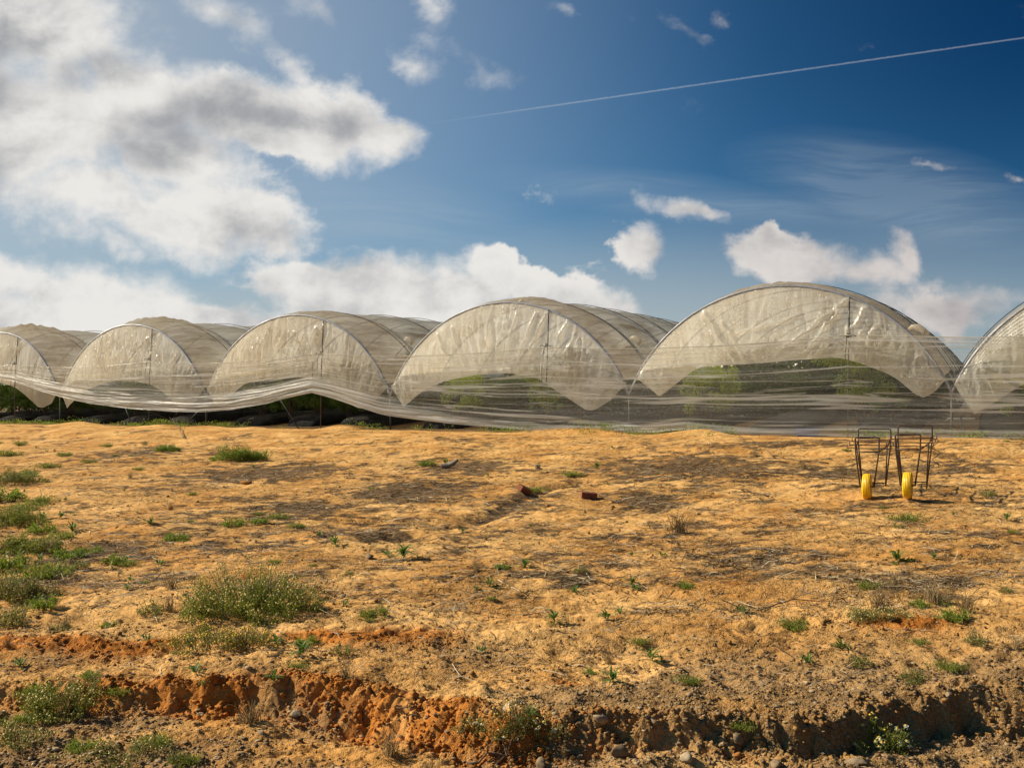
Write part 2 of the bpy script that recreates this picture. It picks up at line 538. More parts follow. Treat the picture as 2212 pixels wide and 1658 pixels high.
def tone_mat(name, a, b, cc=None, rough=.9, nscale=60):
    m, nt = new_mat(name); N = NT(nt)
    t = N.attr('tone').outputs['Fac']
    c = N.mix(t, a, b)
    if cc: c = N.mix(N.attr('red').outputs['Fac'], c, cc)
    f = N.noise(N.obj(), nscale, 4, .6)
    c = N.mix(N.math('MULTIPLY', N.rng(f, .4, .7), .5), c, tuple(x * .55 for x in a))
    bu = N.n('ShaderNodeBump', Height=f, Strength=.5, Distance=.01)
    p = N.n('ShaderNodeBsdfPrincipled', Base_Color=c, Roughness=rough, Normal=bu.outputs[0])
    p.inputs['Specular IOR Level'].default_value = .2
    N.link(p.outputs[0], N.n('ShaderNodeOutputMaterial').inputs[0])
    return m


M = {}
M['ground'] = ground_mat()
M['steel'] = simple('galvanised_steel', (.34, .36, .40), .5, .3, .2, 12)
M['post'] = simple('weathered_steel', (.055, .055, .053), .55, .3, .25, 9)
M['rope'] = simple('black_rope', (.03, .028, .026), .8, 0, .3, 40)
M['rust'] = simple('rusty_rod', (.085, .055, .04), .55, .55, .5, 45, .2)
M['yellow'] = simple('yellow_tyre', (.86, .52, .012), .42, 0, .16, 18, .05)
M['green_rim'] = simple('green_rim', (.02, .10, .05), .45, 0, .2, 20)
M['black_fabric'] = simple('black_ground_cover', (.016, .015, .014), .85, 0, .5, 6, .5, .15)
M['wood'] = simple('weathered_wood', (.26, .21, .16), .85, 0, .35, 30, .4)
M['twig'] = simple('dead_twig', (.13, .085, .05), .85, 0, .4, 40, .3)
M['brick'] = simple('red_brick', (.25, .085, .04), .95, 0, .4, 25, .5)
M['blue'] = simple('blue_plastic', (.01, .07, .33), .4, 0, .15, 10)
M['pvc'] = simple('pale_pipe', (.55, .55, .52), .4, 0, .1, 10)
M['stone'] = tone_mat('field_stone', (.20, .135, .07), (.42, .32, .20), None, .9, 30)
M['gravel'] = tone_mat('gravel_grains', (.20, .125, .055), (.50, .37, .22))
M['clod'] = tone_mat('soil_clods', (.24, .135, .045), (.45, .26, .085), (.46, .165, .026))
M['straw'] = tone_mat('dry_straw', (.28, .19, .10), (.66, .53, .34), None, .8, 10)
M['litter'] = tone_mat('dead_litter', (.045, .03, .018), (.17, .11, .06), None, .9, 10)
M['weed'] = leaf_mat('weed_green', (.085, .11, .016), (.31, .33, .06))
M['weed_bright'] = leaf_mat('weed_bright', (.085, .13, .015), (.29, .36, .05))
M['weed_dull'] = leaf_mat('weed_dull', (.10, .11, .028), (.29, .28, .085))
M['rosette'] = leaf_mat('rosette_green', (.05, .11, .018), (.15, .25, .045))
M['dry'] = leaf_mat('dry_stalk', (.20, .13, .055), (.42, .30, .14), .2)
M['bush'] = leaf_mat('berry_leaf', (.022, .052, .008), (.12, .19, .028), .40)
M['bush_lit'] = leaf_mat('berry_leaf_sunlit', (.11, .18, .018), (.46, .54, .075), .58)  # same leaf as the rows; sunlight put into a brighter colour
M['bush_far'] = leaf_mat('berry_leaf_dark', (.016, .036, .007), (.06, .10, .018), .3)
M['stem'] = simple('woody_stem', (.09, .06, .04), .9, 0, .3, 20)
M['flower_yellow'] = simple('yellow_flower', (.72, .50, .03), .7, 0, .2, 60)
M['flower_pale'] = simple('pale_flower_head', (.62, .52, .16), .7, 0, .25, 60)
M['petal'] = simple('white_petal', (.62, .60, .50), .6, 0, .08, 60)
M['curtain'] = film_mat('gable_film', (.88, .83, .71), (.70, .59, .43), .86, 'curtain', .64, .20, .8)
M['curtain_dirty'] = film_mat('stained_gable_film', (.86, .79, .65), (.62, .49, .32), .87, 'curtain', .64, .22, .7)
M['curtain_milky'] = film_mat('milky_gable_film', (.90, .86, .76), (.74, .65, .50), .84, 'curtain', .66, .18, .9)
M['curtain_clear'] = film_mat('gable_film_clear', (.78, .75, .66), (.64, .55, .40), .72, 'curtain', .52, .20, .8)
M['roof'] = film_mat('roof_film', (.92, .89, .81), (.70, .60, .45), .92, 'roof', .76, .32)
M['sheet'] = film_mat('clear_windbreak_film', (.80, .78, .72), (.76, .72, .63), .23, 'sheet', .55, .33, .4)
M['pole'] = simple('dark_pole', (.10, .09, .075), .6, .2, .3, 12)

# ------------------------------------------------------------------ the ground, one sheet
def build_ground():
    ys = np.concatenate([np.linspace(-60, 3.6, 14), np.linspace(3.9, 4.55, 6), np.linspace(4.6, 6.25, 300, endpoint=False), np.geomspace(6.25, 26, 640), np.geomspace(26.3, 60, 120), np.geomspace(64, 1500, 26)])
    fine = np.linspace(-.78, .78, 1000)
    ss = np.concatenate([[-60, -30, -14, -7, -4, -2.5, -1.8, -1.35, -1.1, -.95, -.86], fine, [.86, .95, 1.1, 1.35, 1.8, 2.5, 4, 7, 14, 30, 60]])
    wd = np.where(ys < 4.6, 4.6, ys)
    X = wd[:, None] * ss[None, :]; Y = np.repeat(ys[:, None], len(ss), 1)
    z, lit, red, grav, bank, ditch = ground_fields(X.ravel(), Y.ravel(), 'all')
    nr, nc = X.shape
    idx = np.arange(nr * nc).reshape(nr, nc)
    f = np.stack([idx[:-1, :-1], idx[:-1, 1:], idx[1:, 1:], idx[1:, :-1]], -1).reshape(-1, 4)
    v = np.stack([X.ravel(), Y.ravel(), z], 1)
    me = arr_mesh('ground', v, f, True, {'litter': lit, 'red': red, 'gravel': grav})
    o = link('ground', me, M['ground'])
    tag(o, 'sandy orange field with a low reddish bank in front', None, None, 'structure')
    return o


build_ground()

# ------------------------------------------------------------------ polytunnels
R = 4.29; CZ = -0.5


def arc(phi, dr=0.0):
    return 4 - (R + dr) * math.cos(phi), CZ + (R + dr) * math.sin(phi)


BAY = 2.55
PH0 = math.asin(1.55 / R); PH1 = math.asin(1.95 / R); PHC = math.asin(1.90 / R)


def hoop(parent, L, r):
    mb = MB()
    pts = []
    for k in range(41):
        ph = PH0 + (PI - 2 * PH0) * k / 40
        x, z = arc(ph); pts.append((x, L, z + float(rise(L))))
    mb.tube(pts, r, 6)
    return mb.build('hoop', M['steel'], parent)


def roof_film(parent, seed, n_b, loose):
    na = 72; nl = int(n_b * 14)
    A = np.linspace(0, 1, na); Ls = np.linspace(-.03, n_b * BAY, nl)
    AA, LL = np.meshgrid(A, Ls, indexing='ij')
    ph = PH1 + (PI - 2 * PH1) * AA
    p = (LL / BAY) % 1.0
    top = np.sin(PI * AA) ** .6
    dr = .035 + .055 * np.sin(PI * p) ** .7 * (.3 + .7 * top) * (LL > 0) - .02 * p
    dr = dr + .014 * fbm(AA * 26 + seed, LL * .8, 3, seed) + .03 * gnoise(AA * 7, LL * 1.6 + seed, seed + 5) * top
    ctr, amp = loose
    if amp:
        w = np.exp(-((AA - ctr) / .20) ** 2) * sst(.15, .8, LL) * sst(BAY * 1.1, BAY * .72, LL)
        dr = dr + amp * w * (.55 + .9 * np.abs(gnoise(AA * 14 + LL * 2.2, LL * 3.1, seed + 9)) + .5 * gnoise(AA * 30, LL * 5, seed + 3))
    x = 4 - (R + dr) * np.cos(ph); z = CZ + (R + dr) * np.sin(ph) + rise(LL)
    z = z + .05 * gnoise(LL * .5 + seed, LL * 0, seed)
    idx = np.arange(na * nl).reshape(na, nl)
    f = np.stack([idx[:-1, :-1], idx[1:, :-1], idx[1:, 1:], idx[:-1, 1:]], -1).reshape(-1, 4)
    me = arr_mesh('roof_film', np.stack([x.ravel(), LL.ravel(), z.ravel()], 1), f, True, None, np.stack([AA.ravel(), LL.ravel()], 1))
    return link('roof_film', me, M['roof'], parent)


def curtain(parent, bottom, seed, mat, fold):
    """gable sheet tied to the front hoop; lower edge drawn up into an arch, two hanging tips"""
    na, nb = 220, 90
    bx = np.array([b[0] for b in bottom]); bz = np.array([b[1] for b in bottom])
    sl = np.concatenate([[0], np.cumsum(np.hypot(np.diff(bx), np.diff(bz)))]); sl /= sl[-1]
    # smooth lower edge except at the two tips
    a = np.linspace(0, 1, na)
    key = np.array([b[2] for b in bottom])         # share of the hoop matched to each point
    qx = np.interp(a, key, bx); qz = np.interp(a, key, bz)
    arch = (a > key[1]) & (a < key[-2])
    k = np.ones(13) / 13
    sx = np.convolve(np.pad(qx, 6, 'edge'), k, 'valid'); sz = np.convolve(np.pad(qz, 6, 'edge'), k, 'valid')
    wt = sst(0, .06, a - key[1]) * sst(0, .06, key[-2] - a) * arch
    qx = qx * (1 - wt) + sx * wt; qz = qz * (1 - wt) + sz * wt
    ph = PHC + (PI - 2 * PHC) * a
    tx = 4 - (R - .01) * np.cos(ph); tz = CZ + (R - .01) * np.sin(ph)
    b = np.linspace(0, 1, nb)
    A, B = np.meshgrid(a, b, indexing='ij')
    X = tx[:, None] * (1 - B) + qx[:, None] * B; Z = tz[:, None] * (1 - B) + qz[:, None] * B
    y = -.015 - .13 * np.sin(PI * np.clip(B, 0, 1)) * .6
    wA = A + .012 * gnoise(B * 2.5 + seed, A * 9, seed + 21)
    g = fbm(wA * 30 + seed, B * .8 + A * 2, 3, seed)
    g2 = fbm(X * 2.2 + Z * 1.3 + seed, Z * 1.1 - X * .35, 4, seed + 4)
    ridged = 1 - np.abs(g) * 2.2
    env = np.sin(PI * np.clip(B * .9 + .05, 0, 1)) ** .7
    g3 = fbm(A * 60 + seed, B * 2.2 - A * 3, 3, seed + 11)
    y = y - fold * env * (.050 * g + .085 * np.maximum(ridged, 0) ** 5 * (.35 + .65 * sst(-.1, .3, gnoise(A * 5 + seed, B * 1.2, seed + 15))) + .020 * g2 + .016 * g3)
    # creases running from the tie on the hoop
    for (hx, hz, dx, dz, ln, am) in CREASE.get(seed, []):
        t = ((X - hx) * dx + (Z - hz) * dz); n = (X - hx) * -dz + (Z - hz) * dx
        n = n + .05 * gnoise(t * 3, t * 0 + seed, seed + 30)
        y = y - 1.5 * am * np.exp(-(n / .040) ** 2) * sst(-.02, .12, t) * sst(ln, ln * .6, t)
    idx = np.arange(na * nb).reshape(na, nb)
    f = np.stack([idx[:-1, :-1], idx[1:, :-1], idx[1:, 1:], idx[:-1, 1:]], -1).reshape(-1, 4)
    me = arr_mesh('end_curtain', np.stack([X.ravel(), y.ravel(), Z.ravel()], 1), f, True, None, np.stack([A.ravel(), B.ravel()], 1))
    return link('end_curtain', me, mat, parent)


CREASE = {
    5: [(5.75, 3.40, -.62, -.78, 1.9, .06), (5.7, 3.36, -.80, -.60, 2.4, .035), (5.3, 2.5, -.60, -.80, 1.3, .04), (4.6, 3.0, -.97, -.22, 2.2, .035), (6.2, 3.2, -.6, -.8, 1.0, .03), (5.0, 2.2, -.62, -.78, .9, .03), (2.1, 3.3, .5, -.87, 2.0, .05), (2.6, 3.0, .48, -.87, 1.6, .035)],
    4: [(5.55, 3.46, -.45, -.89, 2.0, .06), (5.2, 3.5, -.40, -.92, 1.9, .045), (4.6, 3.5, -.32, -.95, 2.0, .045), (6.2, 3.2, -.5, -.86, 1.0, .04), (3.6, 3.2, -.02, -1, 2.0, .05), (2.9, 3.2, .2, -.98, 1.8, .045), (2.3, 3.2, .35, -.93, 1.7, .045), (1.8, 3.0, .42, -.9, 1.4, .04)],
    3: [(5.4, 3.46, -.42, -.9, 2.0, .055), (5.1, 3.4, -.46, -.88, 1.6, .045), (4.2, 3.3, -.6, -.8, 1.2, .03), (5.45, 2.8, .1, -1, 1.0, .04), (4.6, 3.2, -.4, -.9, 1.4, .04)],
    2: [(5.7, 3.4, -.4, -.9, 1.9, .05), (5.1, 3.3, -.42, -.9, 1.7, .05), (4.5, 3.2, -.38, -.92, 1.6, .045), (3.9, 3.1, -.25, -.97, 1.3, .04), (5.5, 2.9, .3, -.95, .8, .04)],
    1: [(5.6, 3.4, -.35, -.93, 1.7, .05), (4.9, 3.3, -.38, -.92, 1.4, .05), (4.2, 3.3, -.3, -.95, 1.5, .04)],
    6: [(.55, 1.75, .80, -.60, 1.6, .06), (.55, 1.72, .45, -.89, 1.2, .07), (.5, 1.7, .92, -.35, 1.7, .04), (.5, 1.7, .12, -.99, 1.0, .06)],
}
DEFB = [(.03, 1.38, 0), (.52, .70, .075), (1.15, 1.16, .17), (2.0, 1.50, .29), (3.1, 1.68, .42), (4.3, 1.71, .54), (5.2, 1.55, .65), (5.9, 1.12, .76), (6.85, .55, .90), (7.45, .90, .95), (7.93, 1.38, 1)]
T5B = [(.25, 1.50, 0), (.88, 1.00, .075), (1.90, 1.76, .22), (2.9, 1.83, .38), (4.3, 1.90, .53), (5.52, 1.95, .67), (6.1, 1.75, .76), (6.74, 1.47, .84), (7.36, .90, .93), (7.65, 1.1, .965), (7.88, 1.38, 1)]
T6B = [(.04, 1.25, 0), (.48, .56, .07), (1.48, 1.26, .20), (2.4, 1.65, .33), (4.2, 1.8, .55), (5.4, 1.7, .68), (6.1, 1.2, .80), (6.9, .6, .92), (7.45, .9, .96), (7.9, 1.38, 1)]


def jit(b, s):
    r = random.Random(s)
    return [(x + r.uniform(-.08, .08) * (0 < k < 1), z + r.uniform(-.07, .07) * (0 < k < 1), k) for x, z, k in b]


TUN = {  # number: (left post, lower edge, film, loose fold on roof, label)
    1: (5, jit(DEFB, 1), 'curtain_dirty', (.52, .26), 'smallest and farthest plastic polytunnel, cut off by the left edge of the picture'),
    2: (4, jit(DEFB, 2), 'curtain', (.52, .20), 'cream polytunnel with a bunched roof fold, second from the left edge'),
    3: (3, jit(DEFB, 3), 'curtain_dirty', (.45, .10), 'cream polytunnel behind the highest tied-up point of the windbreak sheet, third from left'),
    4: (2, DEFB, 'curtain_milky', (.50, .10), 'round polytunnel with a small white peak on its ridge, middle of the row'),
    5: (1, T5B, 'curtain', (.42, .09), 'biggest whole polytunnel, beige gable film with big green bush inside, near the two carts'),
    6: (0, T6B, 'curtain_clear', (.5, .05), 'nearest polytunnel with clearer whiter film, cut off by the right edge'),
}
roots = {}
for k, (ip, bot, fm, loose, lab) in TUN.items():
    px, py = post_xy(ip)
    root = empty('polytunnel', (px, py, TB), -TH)
    tag(root, lab, 'polytunnel', 'polytunnels standing side by side')
    roots[k] = root
    nb = 15
    hoop(root, 0.0, .034)
    for j in range(1, nb + 1):
        if j <= 8 or j % 3 == 0:
            hoop(root, j * BAY, .026)
    roof_film(root, 10 + k, nb, loose)
    curtain(root, bot, k, M[fm], {5: .8, 6: .7}.get(k, 1.0))
    mb = MB(); n_ = 24; Lb = nb * BAY - .2; zr = float(rise(Lb)); vs = []
    for q in range(n_ + 1):
        ph = PH0 + (PI - 2 * PH0) * q / n_; x, z = arc(ph, -.02); vs += [(x, Lb, z + zr), (.1 + 7.8 * q / n_, Lb + .05 * math.sin(q * 1.7), zr - .1)]
    mb.add(vs, [(2 * q, 2 * q + 1, 2 * q + 3, 2 * q + 2) for q in range(n_)]); mb.build('back_light_block', M['roof'], root)  # closing film added at the far end to block light and sky
    # ropes that hold the film down, one slanting over every bay
    for j in range(7):
        mb = MB(); pts = []
        for q in range(33):
            t = q / 32; ph = PH1 - .03 + (PI - 2 * PH1 + .06) * t
            L = BAY * (j + .42 + .40 * math.sin(PI * t * .5) ** 2 + (.12 if j % 2 else 0))
            x, z = arc(ph, .10 + .02 * math.sin(PI * t)); pts.append((x, L, z + float(rise(L))))
        mb.tube(pts, .011, 5); mb.build('rope', M['rope'], root)
    # pole behind the gable film with a rope tied round it
    xp = {1: 5.38, 2: 5.27, 3: 5.34, 4: 5.55, 5: 5.72, 6: 5.5}[k]
    ph = math.acos((4 - xp) / R)
    mb = MB(); mb.tube([(xp, -.17, 0), (xp + .01, -.17, 1.6), (xp + .02, -.05, arc(ph)[1])], .017, 6); mb.build('end_pole', M['pole'], root)
    mb = MB(); r = random.Random(k)
    zt = 2.42
    mb.tube([(xp + .03 * math.cos(a), -.19 + .03 * math.sin(a), zt + .012 * a) for a in np.linspace(0, 9, 28)], .012, 5)
    mb.tube([(xp, -.22, zt), (xp - .10, -.25, zt + .06), (xp - .16, -.26, zt + .03)], .010, 5)
    mb.tube([(xp, -.22, zt + .03), (xp + .13, -.25, zt + .05), (xp + .2, -.27, zt + .02)], .010, 5)
    pts = [(xp - .02, -.24, zt)]
    for q in range(1, 9):
        pts.append((xp - .02 - .012 * q + r.uniform(-.02, .02), -.27, zt - q * .13))
    mb.tube(pts, .009, 5)
    mb.build('knotted_rope', M['rope'], root)
    if k in (3, 4, 5):      # loose film end knotted to the second hoop
        ph = math.radians({3: 130, 4: 135, 5: 135}[k])
        L0 = {3: 2.55, 4: 2.55, 5: 0.12}[k]
        x, z = arc(ph, .08); z += float(rise(L0))
        mb = MB()
        mb.tube([(x - .05, L0, z - .02), (x + .05, L0 - .03, z + .05), (x + .18, L0 - .05, z + .03), (x + .30, L0 - .06, z - .06), (x + .36, L0 - .06, z - .16)],
                [.025, .05, .085, .07, .10], 10)
        o = mb.build('film_knot', M['roof'], root)
    if k == 4:
        x, z = arc(math.radians(97), .03)
        mb = MB(); mb.tube([(x, .25, z - .02), (x + .02, .25, z + .07), (x + .05, .24, z + .17)], [.16, .07, .006], 10)
        mb.build('film_peak', M['roof'], root)

# posts between the tunnels
PL = ['thin grey post at the far left under the hanging sheet', 'grey post at the second tunnel, below the lowest sag of the sheet', 'grey post between third tunnel and the middle one, standing in weeds',
      'grey post behind the clear sheet between the middle and biggest tunnel', 'grey post behind the clear sheet beside the carts']
for i, lab in zip((4, 3, 2, 1, 0), PL):
    x, y = post_xy(i)
    root = empty('support_post', (x, y, TB), -TH)
    tag(root, lab, 'post', 'steel posts between the tunnels')
    mb = MB(); mb.tube([(0, 0, -.25), (0, 0, 1.02)], .030, 8); mb.build('shaft', M['post'], root)
    for s in (-1, 1):
        mb = MB(); mb.tube([(s * .01, 0, .92), (s * .05, 0, 1.08), (s * .12, 0, 1.26)], .024, 8); mb.build('hoop_socket', M['post'], root)


def loc_pt(ip, x, L, z):
    px, py = post_xy(ip)
    return Vector((px + x * C + L * S, py - x * S + L * C, TB + z))


for ip, a, b, lab in ((3, (3.2, -.05, 1.3), (4.6, -.35, -.05), 'slanting grey brace pole under the tied-up sheet'),
                      (4, (7.9, 0, .75), (7.0, -.2, -.05), 'slanting brace pole beside the second tunnel post'),
                      (4, (3.4, .2, .9), (4.2, 0, -.05), 'slanting brace pole under the sheet in front of the second tunnel')):
    mb = MB(); A_ = loc_pt(ip, *a); B_ = loc_pt(ip, *b); mb.tube([A_, A_.lerp(B_, .5) + Vector((0, 0, .01)), B_], .019, 7)
    tag(mb.build('brace_pole', M['post']), lab, 'pole', 'brace poles under the tunnels')

# ------------------------------------------------------------------ long clear windbreak sheet
def build_sheet():
    nq, nw = 900, 110
    iq = np.linspace(5.3, -1.25, nq)
    q = (5.3 - iq) * W                     # metres along the row
    ties = np.array([4.327, 3.341, 2.332, 1.306, .285, -.69])
    zt_t = np.array([2.43, 2.36, 2.46, 2.43, 2.49, 2.45])
    top = np.interp(-iq, -ties, zt_t)
    # sag between the ties
    dist = np.min(np.abs(iq[:, None] - ties[None, :]), 1)
    top = top - .17 * np.clip(np.sin(PI * np.clip(dist, 0, .5)), 0, 1) ** .8
    hi = np.array([5.3, 5.0, 4.75, 4.55, 4.424, 4.28, 4.1, 3.9, 3.7, 3.434, 3.2, 3.0, 2.8, 2.6, 2.45, 2.356, 2.26, 2.15, 2.0, 1.85, 1.665, 1.45, 1.279, 1.1, .9, .79, .6, .3, -.2, -1.3])
    hz = np.array([.95, 1.1, 1.35, 1.68, 1.90, 1.72, 1.35, 1.05, .82, .64, .55, .52, .60, .82, 1.05, 1.17, 1.02, .78, .47, .33, .20, .09, .045, .03, .04, .13, .03, .02, .02, .05])
    bot = np.interp(-iq, -hi, hz)
    k = np.ones(9) / 9
    bs_ = np.convolve(np.pad(bot, 4, 'edge'), k, 'valid')
    tie2 = np.exp(-((iq - 4.424) / .02) ** 2) + np.exp(-((iq - 2.356) / .02) ** 2)
    bot = bs_ * (1 - tie2) + bot * tie2
    w = np.linspace(0, 1, nw)
    Q, Wd = np.meshgrid(q, w, indexing='ij')
    T = top[:, None]; B = bot[:, None]
    Z = B + (T - B) * Wd
    lift = np.clip((bot - .1) / 1.0, 0, 1)[:, None]
    # folds lie along the sheet; they bunch toward the hem
    n1 = fbm(Q * .16, Wd * 9 + .2 * gnoise(Q * .3, Wd * 2, 5), 4, 101)
    n2 = fbm(Q * .5, Wd * 24, 4, 102)
    n3 = fbm(Q * 2.5 + Wd * 6, Wd * 30, 3, 103)
    lf2 = np.clip(lift * 2, 0, 1)
    hem = sst(.088 + .24 * lf2, .066 - .02 * lf2, Wd - .14 * lift + .02 * gnoise(Q * .35, Q * 0 + 2, 9))
    hem = hem * (.75 + .25 * lift) * (1 - .35 * sst(1.0, .3, iq)[:, None] * sst(.08, .14, Wd))
    amp = .022 + .032 * hem
    y = -.34 + amp * n1 * 1.4 + amp * .8 * n2 + .006 * n3
    y = y - .10 * hem * (1 - .4 * Wd)
    near_tie = np.exp(-(dist / .05) ** 2)[:, None] * sst(.75, 1, Wd)
    y = y * (1 - near_tie) + -.24 * near_tie
    Z = Z + .012 * n2 * (1 - hem) + .02 * fbm(Q * .4, Q * 0, 2, 7) * sst(.9, 1, Wd)
    px, py = post_xy(5.3)
    X = px + Q * C + y * S; Y = py - Q * S + y * C
    idx = np.arange(nq * nw).reshape(nq, nw)
    f = np.stack([idx[:-1, :-1], idx[1:, :-1], idx[1:, 1:], idx[:-1, 1:]], -1).reshape(-1, 4)
    me = arr_mesh('windbreak_sheet', np.stack([X.ravel(), Y.ravel(), (Z + TB).ravel()], 1), f, True, {'hem': hem.ravel(), 'veil': (sst(.75, .15, Wd) * np.clip(lift * 1.6, 0, 1)).ravel()}, np.stack([Q.ravel(), Wd.ravel()], 1))
    root = empty('windbreak_sheet', loc_pt(2, 0, -.3, 0), -TH)
    o = link('film', me, M['sheet'], root)
    o.matrix_parent_inverse = (Matrix_inv(root))
    # the rolled rope edge on top and the gathered hem
    for nm, zz, rr, ww in (('top_edge', top, .012, nw - 1),):
        mb = MB(); pts = []
        for j in range(0, nq, 6):
            pts.append((X[j, ww], Y[j, ww], Z[j, ww] + TB))
        mb.tube(pts, rr, 5)
        e = mb.build(nm, M['curtain_clear'], root); e.matrix_parent_inverse = Matrix_inv(root)
    mb = MB()
    for it, zz in ((4.424, 1.90), (2.356, 1.17)):
        x, y_ = post_xy(it)
        mb.tube([(x - .34 * S, y_ - .34 * C, TB + zz + dz) for dz in (-.02, .1, .3, .6, 1.0)], .008, 5)
    e = mb.build('tie_cord', M['rope'], root); e.matrix_parent_inverse = Matrix_inv(root)
    tag(root, 'long clear plastic windbreak sheet strung across all tunnel fronts, hem tied up twice', 'plastic sheet')


def Matrix_inv(o):
    from mathutils import Matrix
    return (Matrix.Translation(o.location) @ o.rotation_euler.to_matrix().to_4x4()).inverted()


build_sheet()

# ------------------------------------------------------------------ foliage builders
def leaves(cen, dirv, ln, wd, rg, up=.5):
    """one folded rhombus per leaf"""
    n = len(cen)
    d = dirv / np.linalg.norm(dirv, axis=1, keepdims=True)
    rnd = rg.normal(size=(n, 3)); rnd[:, 2] += up * 2
    side = np.cross(d, rnd); side /= np.linalg.norm(side, axis=1, keepdims=True) + 1e-9
    ln = np.broadcast_to(ln, (n,))[:, None]; wd = np.broadcast_to(wd, (n,))[:, None]
    a = cen; b = cen + d * ln * .5 + side * wd * .5; c = cen + d * ln; e = cen + d * ln * .5 - side * wd * .5
    v = np.stack([a, b, c, e], 1).reshape(-1, 3)
    f = np.arange(4 * n).reshape(n, 4)
    return v, f


def tri_tubes(paths, r):
    """many thin three-sided stems; paths (n, k, 3)"""
    n, k, _ = paths.shape
    ang = np.array([0, 2 * PI / 3, 4 * PI / 3])
    off = np.stack([np.cos(ang), np.sin(ang), 0 * ang], 1)
    rr = r * np.linspace(1, .5, k)
    v = paths[:, :, None, :] + off[None, None] * rr[None, :, None, None]
    base = np.arange(n * k * 3).reshape(n, k, 3)
    f = []
    for j in range(3):
        j2 = (j + 1) % 3
        f.append(np.stack([base[:, :-1, j], base[:, :-1, j2], base[:, 1:, j2], base[:, 1:, j]], -1).reshape(-1, 4))
    return v.reshape(-1, 3), np.concatenate(f)


def join(parts):
    V = []; Fs = []; T = []; n = 0
    for v, f, t in parts:
        V.append(v); Fs.append(f + n); T.append(np.broadcast_to(t, (len(v),))); n += len(v)
    return np.concatenate(V), np.concatenate(Fs), np.concatenate(T)


_oct_v = np.array([(0, 0, 1.), (1, 0, .1), (0, 1, .1), (-1, 0, .1), (0, -1, .1), (0, 0, -.7)])


def heads(cen, r):
    """small round flower heads, two stacked quads fans -> 8 quads each"""
    n = len(cen); k = 6
    a = np.linspace(0, 2 * PI, k, endpoint=False)
    ring = lambda s, h: np.stack([np.cos(a) * s, np.sin(a) * s, np.full(k, h)], 1)
    prof = np.concatenate([ring(.45, -.6), ring(1, 0), ring(.85, .45), ring(.25, .8)])
    v = cen[:, None, :] + prof[None] * np.broadcast_to(r, (n,))[:, None, None]
    fs = []
    for j in range(3):
        for q in range(k):
            fs.append((j * k + q, j * k + (q + 1) % k, (j + 1) * k + (q + 1) % k, (j + 1) * k + q))
    fs = np.array(fs)
    f = (fs[None] + (np.arange(n) * 4 * k)[:, None, None]).reshape(-1, 4)
    return v.reshape(-1, 3), f


def petals(cen, r, rg):
    n = len(cen); k = 9
    a = np.linspace(0, 2 * PI, k, endpoint=False)
    tilt = rg.normal(0, .35, (n, 2))
    V = []
    for q in range(k):
        d = np.array([math.cos(a[q]), math.sin(a[q])]); s = np.array([-d[1], d[0]])
        pts = [d * .5 - s * .12, d * 1.6 - s * .28, d * 1.9 + s * 0, d * 1.6 + s * .28]
        for p in pts:
            xy = np.tile(p, (n, 1))
            zz = xy[:, 0] * tilt[:, 0] + xy[:, 1] * tilt[:, 1] - .15 * np.linalg.norm(p)
            V.append(cen + np.stack([xy[:, 0], xy[:, 1], zz], 1) * r)
    v = np.stack(V, 1).reshape(-1, 3)
    f = np.arange(len(v)).reshape(-1, 4)
    return v, f


